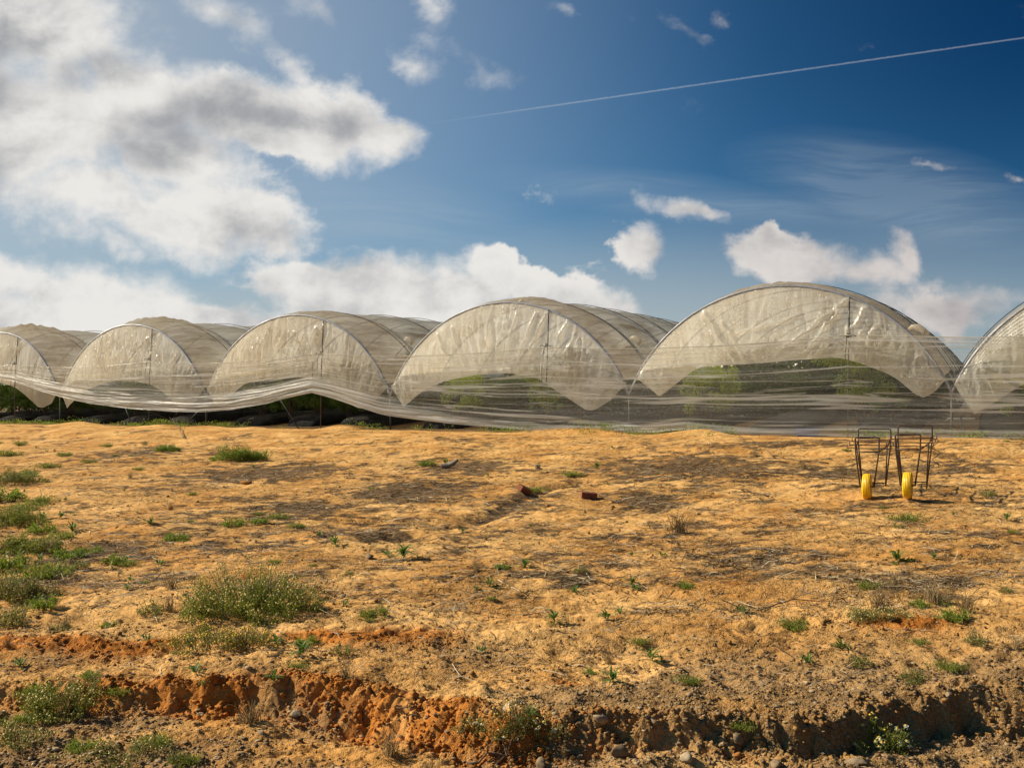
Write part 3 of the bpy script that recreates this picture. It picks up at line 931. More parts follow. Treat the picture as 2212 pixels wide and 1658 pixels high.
def bushy(name, seed, a, b, h, ns, nl, leaf, wd, spread=.9, mat='weed', fl=None, dense=1.0, lean=0.0):
    """clump of branching stems with small leaves and (fl) flower heads; local origin on the ground"""
    rg = np.random.default_rng(seed)
    ang = rg.uniform(0, 2 * PI, ns); rad = np.sqrt(rg.uniform(0, 1, ns))
    rad = rad * (.62 + .75 * np.clip(.5 + 1.1 * gnoise(np.cos(ang) * 1.6 + seed * .7, np.sin(ang) * 1.6, seed), 0, 1))
    bx = a * rad * np.cos(ang) * .72; by = b * rad * np.sin(ang) * .72
    edge = rad
    hh = h * (1 - .55 * edge ** 2) * rg.uniform(.5, 1.15, ns) * (.60 + .6 * np.clip(.9 * gnoise(bx / a * 2.0 + seed * 1.37, by / b * 2.0, seed) + .45, 0, 1))
    out = spread * (.25 + edge) * hh
    ex = bx + np.cos(ang) * out * rg.uniform(.3, 1, ns) + rg.normal(0, .12, ns) * hh + lean * hh; ey = by + np.sin(ang) * out * rg.uniform(.3, 1, ns) + rg.normal(0, .12, ns) * hh
    t = np.linspace(0, 1, 5)
    px = bx[:, None] + (ex - bx)[:, None] * t ** 1.3; py = by[:, None] + (ey - by)[:, None] * t ** 1.3
    pz = hh[:, None] * (1.25 * t - .25 * t ** 2) - .01
    paths = np.stack([px, py, pz], -1) + rg.normal(0, .012, (ns, 5, 3)) * h * 2 * np.array([0, .5, 1, 1, 1])[None, :, None]
    sv, sf = tri_tubes(paths, .0022)
    nleaf = ns * nl
    si = rg.integers(0, ns, nleaf); tt = rg.uniform(.12, 1.0, nleaf) ** .85
    x = tt * 4; i0 = np.minimum(x.astype(int), 3); fr = (x - i0)[:, None]
    cen = paths[si, i0] * (1 - fr) + paths[si, i0 + 1] * fr + rg.normal(0, .012, (nleaf, 3))
    cen[:, 2] = np.maximum(cen[:, 2], .004)
    dv = rg.normal(size=(nleaf, 3)); dv[:, 2] = np.abs(dv[:, 2]) * .9 + .25
    lv, lf = leaves(cen, dv, leaf * rg.uniform(.6, 1.3, nleaf), wd * rg.uniform(.7, 1.2, nleaf), rg)
    lt = np.repeat(np.clip(rg.normal(.5, .22, nleaf), 0, 1), 4)
    V, Fc, T = join([(sv, sf, .35), (lv, lf, 0)]); T = T.copy(); T[len(sv):] = lt
    me = arr_mesh(name + '_foliage', V, Fc, False, {'tone': T})
    fm = pm = None
    if fl:
        frac, r, pet = fl
        pick = rg.uniform(0, 1, ns) < frac
        tip = paths[pick, -1]
        extra = tip[rg.integers(0, len(tip), int(len(tip) * .6))] + rg.normal(0, .018, (int(len(tip) * .6), 3))
        tip = np.concatenate([tip, extra]) + np.array([0, 0, r])
        v, f = heads(tip, r * rg.uniform(.7, 1.2, len(tip)))
        fm = arr_mesh(name + '_flowers', v, f, True)
        if pet:
            v, f = petals(tip, r, rg); pm = arr_mesh(name + '_petals', v, f, False)
    return dict(fol=me, fl=fm, pet=pm, mat=mat)


def rosette(name, seed, n, ln, wd, h):
    """upright rosette of long narrow leaves bending outward"""
    rg = np.random.default_rng(seed)
    V = []; Fc = []; T = []; o = 0
    for k in range(n):
        a = rg.uniform(0, 2 * PI); l = ln * rg.uniform(.6, 1.15); el = rg.uniform(.35, 1.25)
        d = np.array([math.cos(a), math.sin(a)]); s = np.array([-d[1], d[0], 0])
        base = np.array([rg.normal(0, .012), rg.normal(0, .012), h * rg.uniform(0, .8)])
        pts = []
        for q in range(5):
            t = q / 4; r = l * t * math.cos(el) * (1 + .2 * t); z = l * (t * math.sin(el) - .42 * t * t)
            w = wd * math.sin(PI * min(.98, .12 + .88 * t)) ** .8
            c = base + np.array([d[0] * r, d[1] * r, max(z, -base[2] + .004)])
            pts += [c - s * w / 2 + (0, 0, w * .2), c + s * w / 2 + (0, 0, w * .2)]
        V.append(np.array(pts)); tone = np.clip(rg.normal(.5, .2), 0, 1); T.append(np.full(10, tone))
        for q in range(4):
            Fc.append((o + 2 * q, o + 2 * q + 1, o + 2 * q + 3, o + 2 * q + 2))
        o += 10
    me = arr_mesh(name, np.concatenate(V), np.array(Fc), True, {'tone': np.concatenate(T)})
    return dict(fol=me, fl=None, pet=None, mat='rosette')


def tuft(name, seed, n, ln, mat, spread=.6, wd=.003):
    rg = np.random.default_rng(seed)
    ang = rg.uniform(0, 2 * PI, n); l = ln * rg.uniform(.5, 1.2, n); sp = rg.uniform(.1, 1, n) * spread
    b = rg.normal(0, .18 * ln, (n, 2))
    t = np.linspace(0, 1, 5)
    px = b[:, :1] + np.cos(ang)[:, None] * sp[:, None] * l[:, None] * t ** 1.5
    py = b[:, 1:] + np.sin(ang)[:, None] * sp[:, None] * l[:, None] * t ** 1.5
    pz = l[:, None] * (t - .45 * sp[:, None] * t ** 2)
    v, f = tri_tubes(np.stack([px, py, pz], -1), wd)
    tn = np.repeat(np.clip(rg.normal(.5, .25, n), 0, 1), 15)
    return dict(fol=arr_mesh(name, v, f, True, {'tone': tn}), fl=None, pet=None, mat=mat)


def put_weed(kind, name, u, v, sc, rz, label, cat, group=None, flower='flower_pale', at=None):
    p = at if at is not None else gp(u, v)
    if kind['fl'] is None:
        o = link(name, kind['fol'], M[kind['mat']], None, p, (0, 0, rz)); o.scale = (sc,) * 3
        tag(o, label, cat, group)
        return o
    root = empty(name, p, rz); root.scale = (sc,) * 3
    tag(root, label, cat, group)
    link('foliage', kind['fol'], M[kind['mat']], root)
    tag(link('flower_heads', kind['fl'], M[flower], root), kind='stuff')
    if kind['pet']: tag(link('petals', kind['pet'], M['petal'], root), kind='stuff')
    return root


# ------------------------------------------------------------------ weeds in the field
big1 = bushy('big', 201, .62, .40, .37, 480, 26, .026, .0065, 1.0, 'weed', (.8, .0085, False))
put_weed(big1, 'flowering_weed', 545, 1328, 1, 0, 'largest bushy flowering weed in the field, pale button heads, left of centre', 'weed', None)
put_weed(bushy('low', 202, .55, .25, .17, 170, 20, .022, .006, .9, 'weed_dull', (.7, .008, False)), 'flowering_weed', 490, 1398, 1, 0, 'thin straggly flowering weed on red soil just below the largest weed', 'weed', None, 'flower_yellow')
put_weed(bushy('mat', 203, 1.05, .55, .33, 420, 26, .04, .011, .5, 'weed_bright', (.35, .011, False)), 'flowering_weed', 520, 994, 1, 0, 'wide bright green weed patch in front of the third tunnel', 'weed')
put_weed(bushy('mat2', 204, .42, .3, .17, 110, 24, .04, .012, .6, 'weed_bright'), 'low_weed', 362, 974, 1, 0, 'small bright green weed patch left of the wide bright patch', 'weed')
put_weed(bushy('edge1', 205, .55, .5, .22, 190, 24, .028, .008, .7, 'weed_dull', (.5, .007, False)), 'flowering_weed', 8, 1045, 1.6, 0, 'topmost dull green weed clump at the left picture edge', 'weed')
put_weed(bushy('edge2', 206, .42, .40, .26, 260, 26, .026, .007, .7, 'weed', (.5, .007, False)), 'flowering_weed', 30, 1132, 1.15, 0, 'dense green weed clump at the left edge, second one down', 'weed')
put_weed(bushy('edge3', 207, .5, .32, .19, 230, 26, .026, .008, .8, 'weed', (.3, .007, False)), 'flowering_weed', 62, 1190, 1.05, 0, 'wide low weed clump at left edge casting shade on litter, third one down', 'weed')
put_weed(bushy('edge4', 208, .36, .3, .24, 230, 24, .022, .006, .7, 'weed_dull', (.7, .007, False)), 'flowering_weed', 40, 1290, 1.0, 0, 'pale headed weed clump at left edge, lowest before the red furrow', 'weed')
put_weed(bushy('ditchl', 209, .28, .18, .17, 130, 22, .018, .005, .9, 'weed', (.8, .0075, False)), 'flowering_weed', 125, 1540, 1, 0, 'flowering weed on the stony bank in the lower left', 'weed', None, 'flower_pale')
put_weed(bushy('ditchm', 210, .34, .2, .18, 120, 16, .017, .005, 1.0, 'weed_dull', (.26, .0065, True)), 'daisy_plant', 1105, 1585, 1, 0, 'straggly daisy plant hanging over the red bank, bottom middle', 'weed', None, 'flower_yellow')
put_weed(bushy('ditchr', 211, .24, .14, .19, 110, 18, .018, .005, .8, 'weed', (.30, .0075, True)), 'daisy_plant', 1880, 1618, 1, 0, 'white daisy plant growing at the foot of the bank, bottom right', 'weed', None, 'flower_yellow')
put_weed(bushy('ditchb', 212, .42, .16, .10, 90, 18, .018, .005, 1.1, 'weed_dull', (.3, .007, False)), 'low_weed', 270, 1640, 1, 0, 'low sprawling weed on the sandy track, bottom left corner', 'weed')
put_weed(bushy('ditchc', 213, .22, .14, .09, 70, 18, .018, .005, 1.1, 'weed_dull', (.4, .007, False)), 'low_weed', 40, 1600, 1, 0, 'small sprawling weed at the left end of the stony track', 'weed')
put_weed(bushy('dryr', 214, .46, .30, .10, 130, 10, .02, .004, 1.1, 'dry'), 'dry_weed', 1960, 1285, 1, 0, 'flattened dry brown weed right of centre, below the carts', 'weed')
put_weed(bushy('dryr2', 215, .32, .18, .11, 120, 18, .018, .005, .9, 'weed_dull', (.6, .006, False)), 'flowering_weed', 1890, 1335, 1, 0, 'grey green weed with tiny pale flowers beside the dry brown weed', 'weed', None, 'flower_pale')
put_weed(bushy('sidegreen', 216, .16, .10, .08, 60, 16, .022, .006, .9, 'weed'), 'low_weed', 810, 1332, 1.1, 0, 'small green weed just right of the largest bushy weed', 'weed')

SM = [rosette('rosette_weed_a', 1, 26, .16, .020, .09), rosette('rosette_weed_b', 2, 18, .12, .016, .04), rosette('rosette_weed_c', 3, 34, .19, .022, .12),
      bushy('small_a', 231, .13, .10, .08, 40, 16, .022, .007, .9, 'weed_bright'), bushy('small_b', 232, .17, .12, .06, 46, 16, .020, .006, 1.0, 'weed'),
      bushy('small_c', 233, .10, .08, .10, 30, 14, .022, .006, .7, 'weed_dull'), tuft('grass_a', 3, 46, .16, 'dry'), tuft('grass_b', 4, 40, .12, 'weed_bright')]
NAMED = [(870, 1208, 2, 1.15, 'lush rosette weed beside the dug hollow'), (835, 1200, 1, 1.0, 'smaller rosette weed left of the lush one by the hollow'), (722, 1178, 0, 1.0, 'upright rosette weed left of the hollow'),
         (506, 1136, 3, 1.7, 'flat green weed with rusty soil heaps above the largest weed'), (380, 1168, 3, 1.6, 'flat green weed with rusty heaps left of centre'), (690, 1158, 1, .8, 'small rosette beside the upright rosette weed'),
         (922, 1006, 3, 1.9, 'round green weed beside a grey log chunk'), (961, 1004, 0, 1.2, 'upright leafy weed touching the grey log chunk'), (1290, 1012, 0, 1.1, 'bright leafy weed above the two bricks'),
         (1232, 1028, 4, 1.9, 'dull weed patch in litter right of the pale stone'), (1160, 1062, 4, 1.6, 'green weed growing against the tilted brick'), (1135, 1226, 0, .75, 'lone small rosette weed in the middle of the sand'),
         (1310, 1338, 1, .95, 'small rosette above the red furrow in the middle'), (1938, 1212, 0, 1.0, 'rosette weed above the dry brown weed'), (2060, 1338, 3, 1.3, 'dark green weed next to the red soil heap on the right'),
         (1712, 1356, 4, 1.2, 'low dark weed strip left of the red heap'), (2135, 1072, 5, 1.5, 'dark weed right of the cart shadows'), (1966, 1126, 4, 1.9, 'sprawling green weed below the right cart'),
         (155, 1150, 0, 1.1, 'leafy weed right of the left edge clumps'), (325, 1133, 1, 1.2, 'small leafy weed in sand at left, alone'), (248, 1216, 3, 1.4, 'bushy small weed left of the largest weed, further back'),
         (345, 1222, 1, 1.0, 'bright rosette left of the largest weed'), (325, 1325, 5, 1.4, 'short leafy stem weed just left of the largest weed'), (1600, 1570, 4, .7, 'small green weed on the bank edge, right of the middle'),
         (1145, 1560, 0, .6, 'grey green rosette inside the straggly daisy plant'), (1875, 1270, 4, 1.1, 'twiggy dark weed left of the dry brown weed'), (1465, 1150, 6, 1.6, 'dry grass tuft in the middle of the right sand'), (540, 1560, 6, .9, 'single dry grass tuft on the lower left bank'),
         (840, 1630, 6, .9, 'pale dry grass at the foot of the red bank'), (1195, 1345, 0, .8, 'thin rosette weed above the red furrow')]
for u, v, k, sc, lab in NAMED:
    put_weed(SM[k], 'dry_grass' if k == 6 else ('rosette_weed' if k < 3 else 'low_weed'), u, v, sc, random.uniform(0, 6), lab, 'grass' if k == 6 else 'weed')

LEFT = [(12, 985, 4, 3.0), (60, 1030, 3, 2.6), (100, 1010, 4, 2.2), (95, 1085, 4, 2.0), (15, 1080, 3, 3.0), (60, 1100, 4, 2.4), (150, 1205, 3, 1.7), (110, 1235, 4, 1.9), (20, 1225, 3, 2.4), (75, 1250, 4, 2.4), (15, 1345, 5, 1.9), (95, 1310, 3, 1.5),
        (130, 1165, 4, 1.8), (200, 1195, 3, 1.3), (175, 1225, 5, 1.2), (90, 1150, 3, 2.0), (190, 1000, 4, 1.6), (140, 985, 4, 2.0), (230, 965, 4, 1.6), (45, 960, 4, 2.0), (300, 1015, 4, 1.2), (560, 1130, 3, 1.3), (600, 1120, 4, 1.5), (640, 1140, 4, 1.2), (90, 1500, 4, 1.2), (190, 1490, 5, 1.1), (60, 1560, 4, 1.1), (250, 1500, 4, 1.0), (330, 1610, 4, 1.0), (180, 1620, 3, .9), (400, 1650, 4, .9)]
for u, v, k, sc in LEFT:
    put_weed(SM[k], 'low_weed', u, v, sc, random.uniform(0, 6), 'spreading green weed in the weedy patches along the left side', 'weed', 'weeds growing together along the left side')
for u, v, k, sc in ((560, 1300, 6, 1.2), (450, 1325, 6, 1.0), (40, 1120, 6, 1.3), (110, 1195, 6, 1.2), (60, 1285, 6, 1.1), (150, 1540, 6, 1.0), (520, 1400, 6, .9), (640, 1310, 6, .9), (1900, 1320, 6, 1.1), (2010, 1300, 6, 1.2), (1930, 1270, 6, 1.0), (1120, 1570, 6, .9)):
    put_weed(SM[k], 'dry_grass', u, v, sc, random.uniform(0, 6), 'tuft of dead dry stalks standing inside a green weed clump', 'grass', 'dead stalks inside weed clumps')
r2 = random.Random(5)
cnt = 0
WL = {0: 'little green rosette weed sprouting from the sandy field', 3: 'little creeping green weed on the sandy field', 6: 'little tuft of dry straw-coloured grass on the field'}
while cnt < 120:
    u = r2.uniform(-20, 2230); v = r2.choice([r2.uniform(950, 1120), r2.uniform(1100, 1480), r2.uniform(1200, 1480)])
    if r2.random() > (.95 if u < 420 else .55 if u < 900 else .40 + .25 * (u > 1800)): continue
    k = r2.choice([0, 1, 1, 3, 3, 4, 4, 5, 6]); kk = 0 if k < 3 else (6 if k == 6 else 3)
    put_weed(SM[k], {0: 'rosette_weed', 3: 'low_weed', 6: 'dry_grass'}[kk], u, v, r2.uniform(.45, 1.0), r2.uniform(0, 6), WL[kk], 'grass' if kk == 6 else 'weed', {0: 'small rosette weeds over the field', 3: 'small creeping weeds over the field', 6: 'dry grass tufts over the field'}[kk])
    cnt += 1

# weeds along the foot of the tunnels: one mass of ground cover
def base_weeds():
    rg = np.random.default_rng(77)
    parts = []
    for q in np.arange(-6, 46, .11):
        d = gnoise(np.array([q * .5]), np.array([3.3]), 8)[0] + .34
        if d < .02 or rg.random() > d * 1.6 + .1: continue
        s = .35 + abs(rg.normal(0, .45)); n = int(14 + 50 * d * rg.random())
        L = -s
        x = P0[0] + 8 - q * C + L * S; y = P0[1] - 4 + q * S + L * C
        h = rg.uniform(.05, .22)
        cx = x + rg.normal(0, .12, n); cy = y + rg.normal(0, .12, n)
        cz = ground_fields(cx, cy) + rg.uniform(0, h, n)
        dv = rg.normal(size=(n, 3)); dv[:, 2] = np.abs(dv[:, 2]) + .6
        v, f = leaves(np.stack([cx, cy, cz], 1), dv, rg.uniform(.04, .1, n), rg.uniform(.012, .025, n), rg)
        parts.append((v, f, np.repeat(np.clip(rg.normal(.5, .25, n), 0, 1), 4)))
    V, Fc, T = join(parts)
    o = link('ground_weeds', arr_mesh('ground_weeds', V, Fc, False, {'tone': T}), M['weed_bright'])
    tag(o, 'strip of short green weeds growing along the foot of the tunnels', 'ground cover', None, 'stuff')


base_weeds()

# ------------------------------------------------------------------ litter, gravel, clods (uncountable)
def scatter_px(rg, n, vmin, vmax, power=1.0):
    """ground points, more of them near the viewer"""
    v = vmin + (vmax - vmin) * rg.uniform(0, 1, n) ** power; u = rg.uniform(-60, 2270, n)
    tab_v = np.linspace(vmin - 5, vmax + 5, 160)
    xs = np.linspace(-60, 2270, 12)
    Yt = np.array([[gp_base(uu, vv)[1] for vv in tab_v] for uu in xs])
    ui = (u + 60) / 2330 * 11; i0 = np.clip(ui.astype(int), 0, 10); fu = ui - i0
    vi = (v - tab_v[0]) / (tab_v[-1] - tab_v[0]) * 159; j0 = np.clip(vi.astype(int), 0, 158); fv = vi - j0
    Y = (Yt[i0, j0] * (1 - fv) + Yt[i0, j0 + 1] * fv) * (1 - fu) + (Yt[i0 + 1, j0] * (1 - fv) + Yt[i0 + 1, j0 + 1] * fv) * fu
    return (u - 1105.5) / 1980 * Y, Y


def strips(x, y, z, ln, wd, rg, lift=.012):
    n = len(x)
    a = rg.normal(0.12, .75, n); tl = rg.normal(0, .16, n)
    d = np.stack([np.cos(a), np.sin(a), tl], 1); s = np.stack([-np.sin(a), np.cos(a), rg.normal(0, .4, n)], 1)
    bend = rg.normal(0, .12, n)[:, None] * s
    c = np.stack([x, y, z + lift * rg.uniform(.2, 1.2, n)], 1)
    l = ln[:, None]; w = wd[:, None]
    p0 = c - d * l / 2; p1 = c + bend * l; p2 = c + d * l / 2
    v = np.stack([p0 - s * w * .4, p0 + s * w * .4, p1 - s * w * .5, p1 + s * w * .5, p2 - s * w * .25, p2 + s * w * .25], 1).reshape(-1, 3)
    b = (np.arange(n) * 6)[:, None]
    f = np.concatenate([b + np.array([0, 1, 3, 2]), b + np.array([2, 3, 5, 4])])
    return v, f, np.repeat(np.clip(rg.normal(.5, .28, n), 0, 1), 6)


def litter():
    rg = np.random.default_rng(31)
    x, y = scatter_px(rg, 110000, 945, 1480)
    z, lit, red, grav, bank, ditch = ground_fields(x, y, 'all')
    keep = rg.uniform(0, 1, len(x)) < np.clip(lit, 0, 1) * .95 + .05
    x, y, z = x[keep], y[keep], z[keep]
    n = len(x)
    k = rg.uniform(0, 1, n) < .42
    for nm, kk, mat, lab in (('straw_litter', k, 'straw', 'pale broken straw scattered over the field'), ('dead_litter', ~k, 'litter', 'dark dead stalks and leaves matted on the sand')):
        m = kk.sum(); f_ = 1.35 if nm == 'straw_litter' else 1.0
        v, f, t = strips(x[kk], y[kk], z[kk], (rg.gamma(2.0, .05, m) + .02) * f_, rg.uniform(.003, .009, m) * (y[kk] / 9) ** .5, rg)
        tag(link(nm, arr_mesh(nm, v, f, False, {'tone': t}), M[mat]), lab, 'litter', None, 'stuff')


litter()

_g = (1 + 5 ** .5) / 2
ICO_V = np.array([(-1, _g, 0), (1, _g, 0), (-1, -_g, 0), (1, -_g, 0), (0, -1, _g), (0, 1, _g), (0, -1, -_g), (0, 1, -_g), (_g, 0, -1), (_g, 0, 1), (-_g, 0, -1), (-_g, 0, 1)]) / math.sqrt(1 + _g * _g)
ICO_F = np.array([(0, 11, 5), (0, 5, 1), (0, 1, 7), (0, 7, 10), (0, 10, 11), (1, 5, 9), (5, 11, 4), (11, 10, 2), (10, 7, 6), (7, 1, 8), (3, 9, 4), (3, 4, 2), (3, 2, 6), (3, 6, 8), (3, 8, 9), (4, 9, 5), (2, 4, 11), (6, 2, 10), (8, 6, 7), (9, 8, 1)])


def rocks_mesh(name, x, y, z, r, rg, flat=.6, jag=.28, smooth=False, extra=None):
    n = len(x)
    v = ICO_V[None] * (1 + rg.normal(0, jag, (n, 12, 1))) * np.stack([rg.uniform(.7, 1.4, n), rg.uniform(.7, 1.2, n), rg.uniform(.6, 1.2, n) * flat], 1)[:, None, :]
    a = rg.uniform(0, 2 * PI, n); ca, sa = np.cos(a)[:, None], np.sin(a)[:, None]
    vx = v[..., 0] * ca - v[..., 1] * sa; vy = v[..., 0] * sa + v[..., 1] * ca
    v = np.stack([vx, vy, v[..., 2]], -1) * r[:, None, None] + np.stack([x, y, z + r * flat * .25], 1)[:, None, :]
    f = (ICO_F[None] + (np.arange(n) * 12)[:, None, None]).reshape(-1, 3)
    at = {'tone': np.repeat(np.clip(rg.beta(1.3, 2.2, n), 0, 1), 12)}
    if extra is not None: at['red'] = np.repeat(extra, 12)
    return arr_mesh(name, v.reshape(-1, 3), f, smooth, at)


def gravel():
    rg = np.random.default_rng(41)
    x, y = scatter_px(rg, 52000, 1180, 1700, .62)
    z, lit, red, grav, bank, ditch = ground_fields(x, y, 'all')
    keep = rg.uniform(0, 1, len(x)) < np.clip(np.maximum(grav * .85 + bank * .25 + .03, ditch * .9 * sst(.0, .3, fbm(x * 1.6, y * 2.6, 3, 19))), 0, 1) * sst(8.5, 6.2, y) + .01
    x, y, z = x[keep], y[keep], z[keep]
    r = np.clip(rg.gamma(1.3, .0030, len(x)) + .0022, .002, .022)
    tag(link('gravel', rocks_mesh('gravel', x, y, z, r, rg, .5, .34), M['gravel']), 'loose pale and brown gravel spread over the near soil', 'gravel', None, 'stuff')
    x, y = scatter_px(rg, 60000, 1340, 1680, .8)
    z, lit, red, grav, bank, ditch = ground_fields(x, y, 'all')
    keep = rg.uniform(0, 1, len(x)) < np.clip(bank * .16 * (.3 + grav + red) + red * .10 + .008, 0, .9)
    x, y, z, red = x[keep], y[keep], z[keep], red[keep]
    r = np.clip(rg.gamma(1.3, .0055, len(x)) + .003, .003, .017)
    x2, y2 = scatter_px(rg, 46000, 1020, 1560, .9)
    z2, l2, red2, g2, b2, d2 = ground_fields(x2, y2, 'all')
    k2 = rg.uniform(0, 1, len(x2)) < np.clip(.14 + 1.1 * fbm(x2 * 1.1, y2 * 1.6, 3, 123), .02, 1)
    x = np.concatenate([x, x2[k2]]); y = np.concatenate([y, y2[k2]]); z = np.concatenate([z, z2[k2]]); red = np.concatenate([red, red2[k2]])
    r = np.concatenate([r, np.clip(rg.gamma(1.4, .0028, k2.sum()) + .003, .003, .02) * (y2[k2] / 7.5) ** .6])
    tag(link('soil_clods', rocks_mesh('soil_clods', x, y, z, r, rg, .8, .28, False, np.clip(red * 1.1, 0, 1)), M['clod']), 'crumbled soil clods on the low bank and furrow', 'soil', None, 'stuff')


gravel()

# stones one can pick out
STONES = [(1335, 1632, .060, 'large angular tan stone at foot of the bank, bottom middle'), (1295, 1560, .045, 'brown stone stuck in the bank top right of the daisies'), (640, 1548, .050, 'upright wedge stone leaning on the bank at lower left'),
          (430, 1548, .036, 'flat grey stone on the lower left bank'), (1030, 1565, .034, 'grey stone embedded in the red bank'), (1680, 1655, .05, 'broad grey stone at the bottom edge, right of middle'),
          (1590, 1600, .045, 'blocky brown stone in the dark right bank'), (1480, 1640, .040, 'pale whitish stone on the track below the bank'), (1250, 1640, .038, 'light stone half buried at the track edge, bottom middle'),
          (1740, 1475, .022, 'small white stone on the gravel slope at right'), (1645, 1478, .030, 'reddish stone on the gravel slope at right'), (1410, 1562, .028, 'white chip stone above the dark bank'),
          (2050, 1505, .03, 'grey stone at rim of the far right bank'), (565, 1585, .030, 'cluster stone of grey shale on the track, left'), (1850, 1650, .05, 'pale stone near the daisy plant at bottom right'),
          (1375, 1475, .022, 'dark round stone lying on the soil below the furrow'), (740, 1290, .04, 'tan stone at the right foot of the largest weed'), (575, 1345, .04, 'tan stone at the front foot of the largest weed'),
          (1162, 1012, .10, 'pale flat stone in litter above the tilted brick'), (797, 1205, .06, 'grey round stone in front of the dug hollow'), (2150, 1575, .03, 'brown stone below the far right bank'), (1170, 1655, .045, 'brown lump of rock at bottom middle edge')]
rgs = np.random.default_rng(51)
for u, v, r, lab in STONES:
    p = gp(u, v)
    # one subdivided, faceted rock
    vv = [tuple(q) for q in ICO_V]; ff = []
    cache = {}
    def mid(a, b):
        key = (min(a, b), max(a, b))
        if key not in cache:
            q = (np.array(vv[a]) + np.array(vv[b])) / 2; q = q / np.linalg.norm(q); vv.append(tuple(q)); cache[key] = len(vv) - 1
        return cache[key]
    for a, b, c in ICO_F:
        ab, bc, ca = mid(a, b), mid(b, c), mid(c, a); ff += [(a, ab, ca), (b, bc, ab), (c, ca, bc), (ab, bc, ca)]
    q = np.array(vv)
    for _ in range(9):                                  # chisel flat faces
        nrm = rgs.normal(size=3); nrm /= np.linalg.norm(nrm); d = rgs.uniform(.35, .62)
        h = q @ nrm; q = q - np.maximum(h - d, 0)[:, None] * nrm[None] * .97
    q = q * np.array([rgs.uniform(1.0, 1.5), rgs.uniform(.8, 1.1), rgs.uniform(.65, .95)]) * r
    me = arr_mesh('stone', q, np.array(ff), False, {'tone': np.full(len(q), float(np.clip(rgs.beta(2, 2) + (.4 if 'white' in lab or 'pale' in lab else 0), 0, 1)))})
    o = link('stone', me, M['stone'], None, p + Vector((0, 0, r * .3)), (rgs.uniform(-.3, .3), rgs.uniform(-.3, .3), rgs.uniform(0, 6)))
    tag(o, lab, 'stone')

# bricks, log chunk, soil lump
for u, v, rot, lab in ((1131, 1063, (.5, .35, .9), 'red brick tilted in the gully'), (1271, 1076, (.06, .1, .15), 'red brick lying flat right of the gully')):
    mb = MB(); mb.box((0, 0, 0), (.25, .12, .10))
    for k in range(6):
        mb.box((0, -.0625 + .0, -.04 + .016 * k), (.25, .008, .008))
    o = mb.build('brick', M['brick'], None, False)
    b = o.modifiers.new('bevel', 'BEVEL'); b.width = .004; b.segments = 2
    o.location = gp(u, v) + Vector((0, 0, .05)); o.rotation_euler = rot
    tag(o, lab, 'brick')
mb = MB(); p = gp(968, 1011)
mb.tube([p + Vector((-.15, 0, .04)), p + Vector((0, .02, .06)), p + Vector((.10, .0, .10)), p + Vector((.2, 0, .18))], [.05, .055, .05, .035], 9)
tag(mb.build('log', M['wood'], None, False), 'short grey log chunk lying beside the leafy weed', 'log')
for u, v, r, lab in ((530, 1044, .16, 'dark brown soil lump alone on the sand at left'), (1480, 925, .2, 'brown soil lump on the heap under the sheet hem')):
    p = gp(u, v)
    n = 1
    me = rocks_mesh('soil_lump', np.zeros(1), np.zeros(1), np.zeros(1), np.array([r]), np.random.default_rng(int(u)), .55, .2, False, np.array([.4]))
    o = link('soil_lump', me, M['clod'], None, p)
    s = o.modifiers.new('sub', 'SUBSURF'); s.levels = s.render_levels = 1
    tag(o, lab, 'soil lump')

# dead branches and sticks
def branch(u0, v0, u1, v1, r, lab, seed, forks=2, arch=.03, hi=0.0):
    rg = random.Random(seed)
    a = gp(u0, v0); b = gp(u1, v1)
    mb = MB(); pts = []
    for k in range(9):
        t = k / 8; q = a.lerp(b, t)
        g = gz(q.x, q.y)
        q = Vector((q.x + rg.uniform(-.02, .02), q.y + rg.uniform(-.03, .03), g + r + .012 + arch * math.sin(PI * t) + hi * t))
        pts.append(q)
    mb.tube(pts, [r * (1 - .6 * k / 8) for k in range(9)], 6)
    ln = (b - a).length
    for _ in range(forks):
        k = rg.randint(3, 7); p = pts[k]; d = (pts[k] - pts[k - 1]).normalized()
        e = p + (d + Vector((rg.uniform(-.6, .6), rg.uniform(-.8, .8), rg.uniform(.0, .5)))).normalized() * ln * rg.uniform(.15, .35)
        mb.tube([p, p.lerp(e, .5) + Vector((0, 0, .01)), e], [r * .55, r * .4, r * .2], 5)
    tag(mb.build('dead_branch', M['twig']), lab, 'branch')


branch(398, 948, 365, 915, .014, 'dead branch sticking up at left near the tunnels', 1, 2, .0, .25)
branch(340, 945, 400, 947, .012, 'dead stick lying at the left, under the raised dead branch', 11, 1)
branch(1788, 1003, 1610, 993, .012, 'long dark stick left of the carts', 2, 3)
branch(2060, 1008, 1985, 998, .013, 'bent dead branch right of the carts', 3, 3)
branch(1660, 1075, 1580, 1068, .013, 'forked dead branch below the left cart', 4, 3, .05)
branch(900, 1008, 860, 1022, .010, 'thin stick pointing at the round green weed', 5, 1)
branch(1340, 1088, 1275, 1070, .009, 'pale thin stick right of the flat brick', 6, 1)
branch(1640, 1320, 1790, 1300, .007, 'thin curved stick below the cart field, right of middle', 7, 3, .05)
branch(1240, 1250, 1320, 1246, .007, 'black thin stick lying in the middle sand', 8, 1)
branch(1560, 1180, 1700, 1170, .008, 'long thin stick in the right sand', 9, 2)
branch(1120, 1600, 1075, 1655, .008, 'reddish curved twig hanging below the daisy plant', 10, 3, .08)
branch(1010, 1655, 1130, 1645, .007, 'dark twig lying at the bottom middle edge', 12, 2, .02)
branch(850, 1530, 900, 1550, .006, 'pale stalk lying on the red bank', 13, 1, .04)
branch(1700, 1025, 1590, 1030, .012, 'dark stick in the litter left of the carts, lower one', 14, 3)

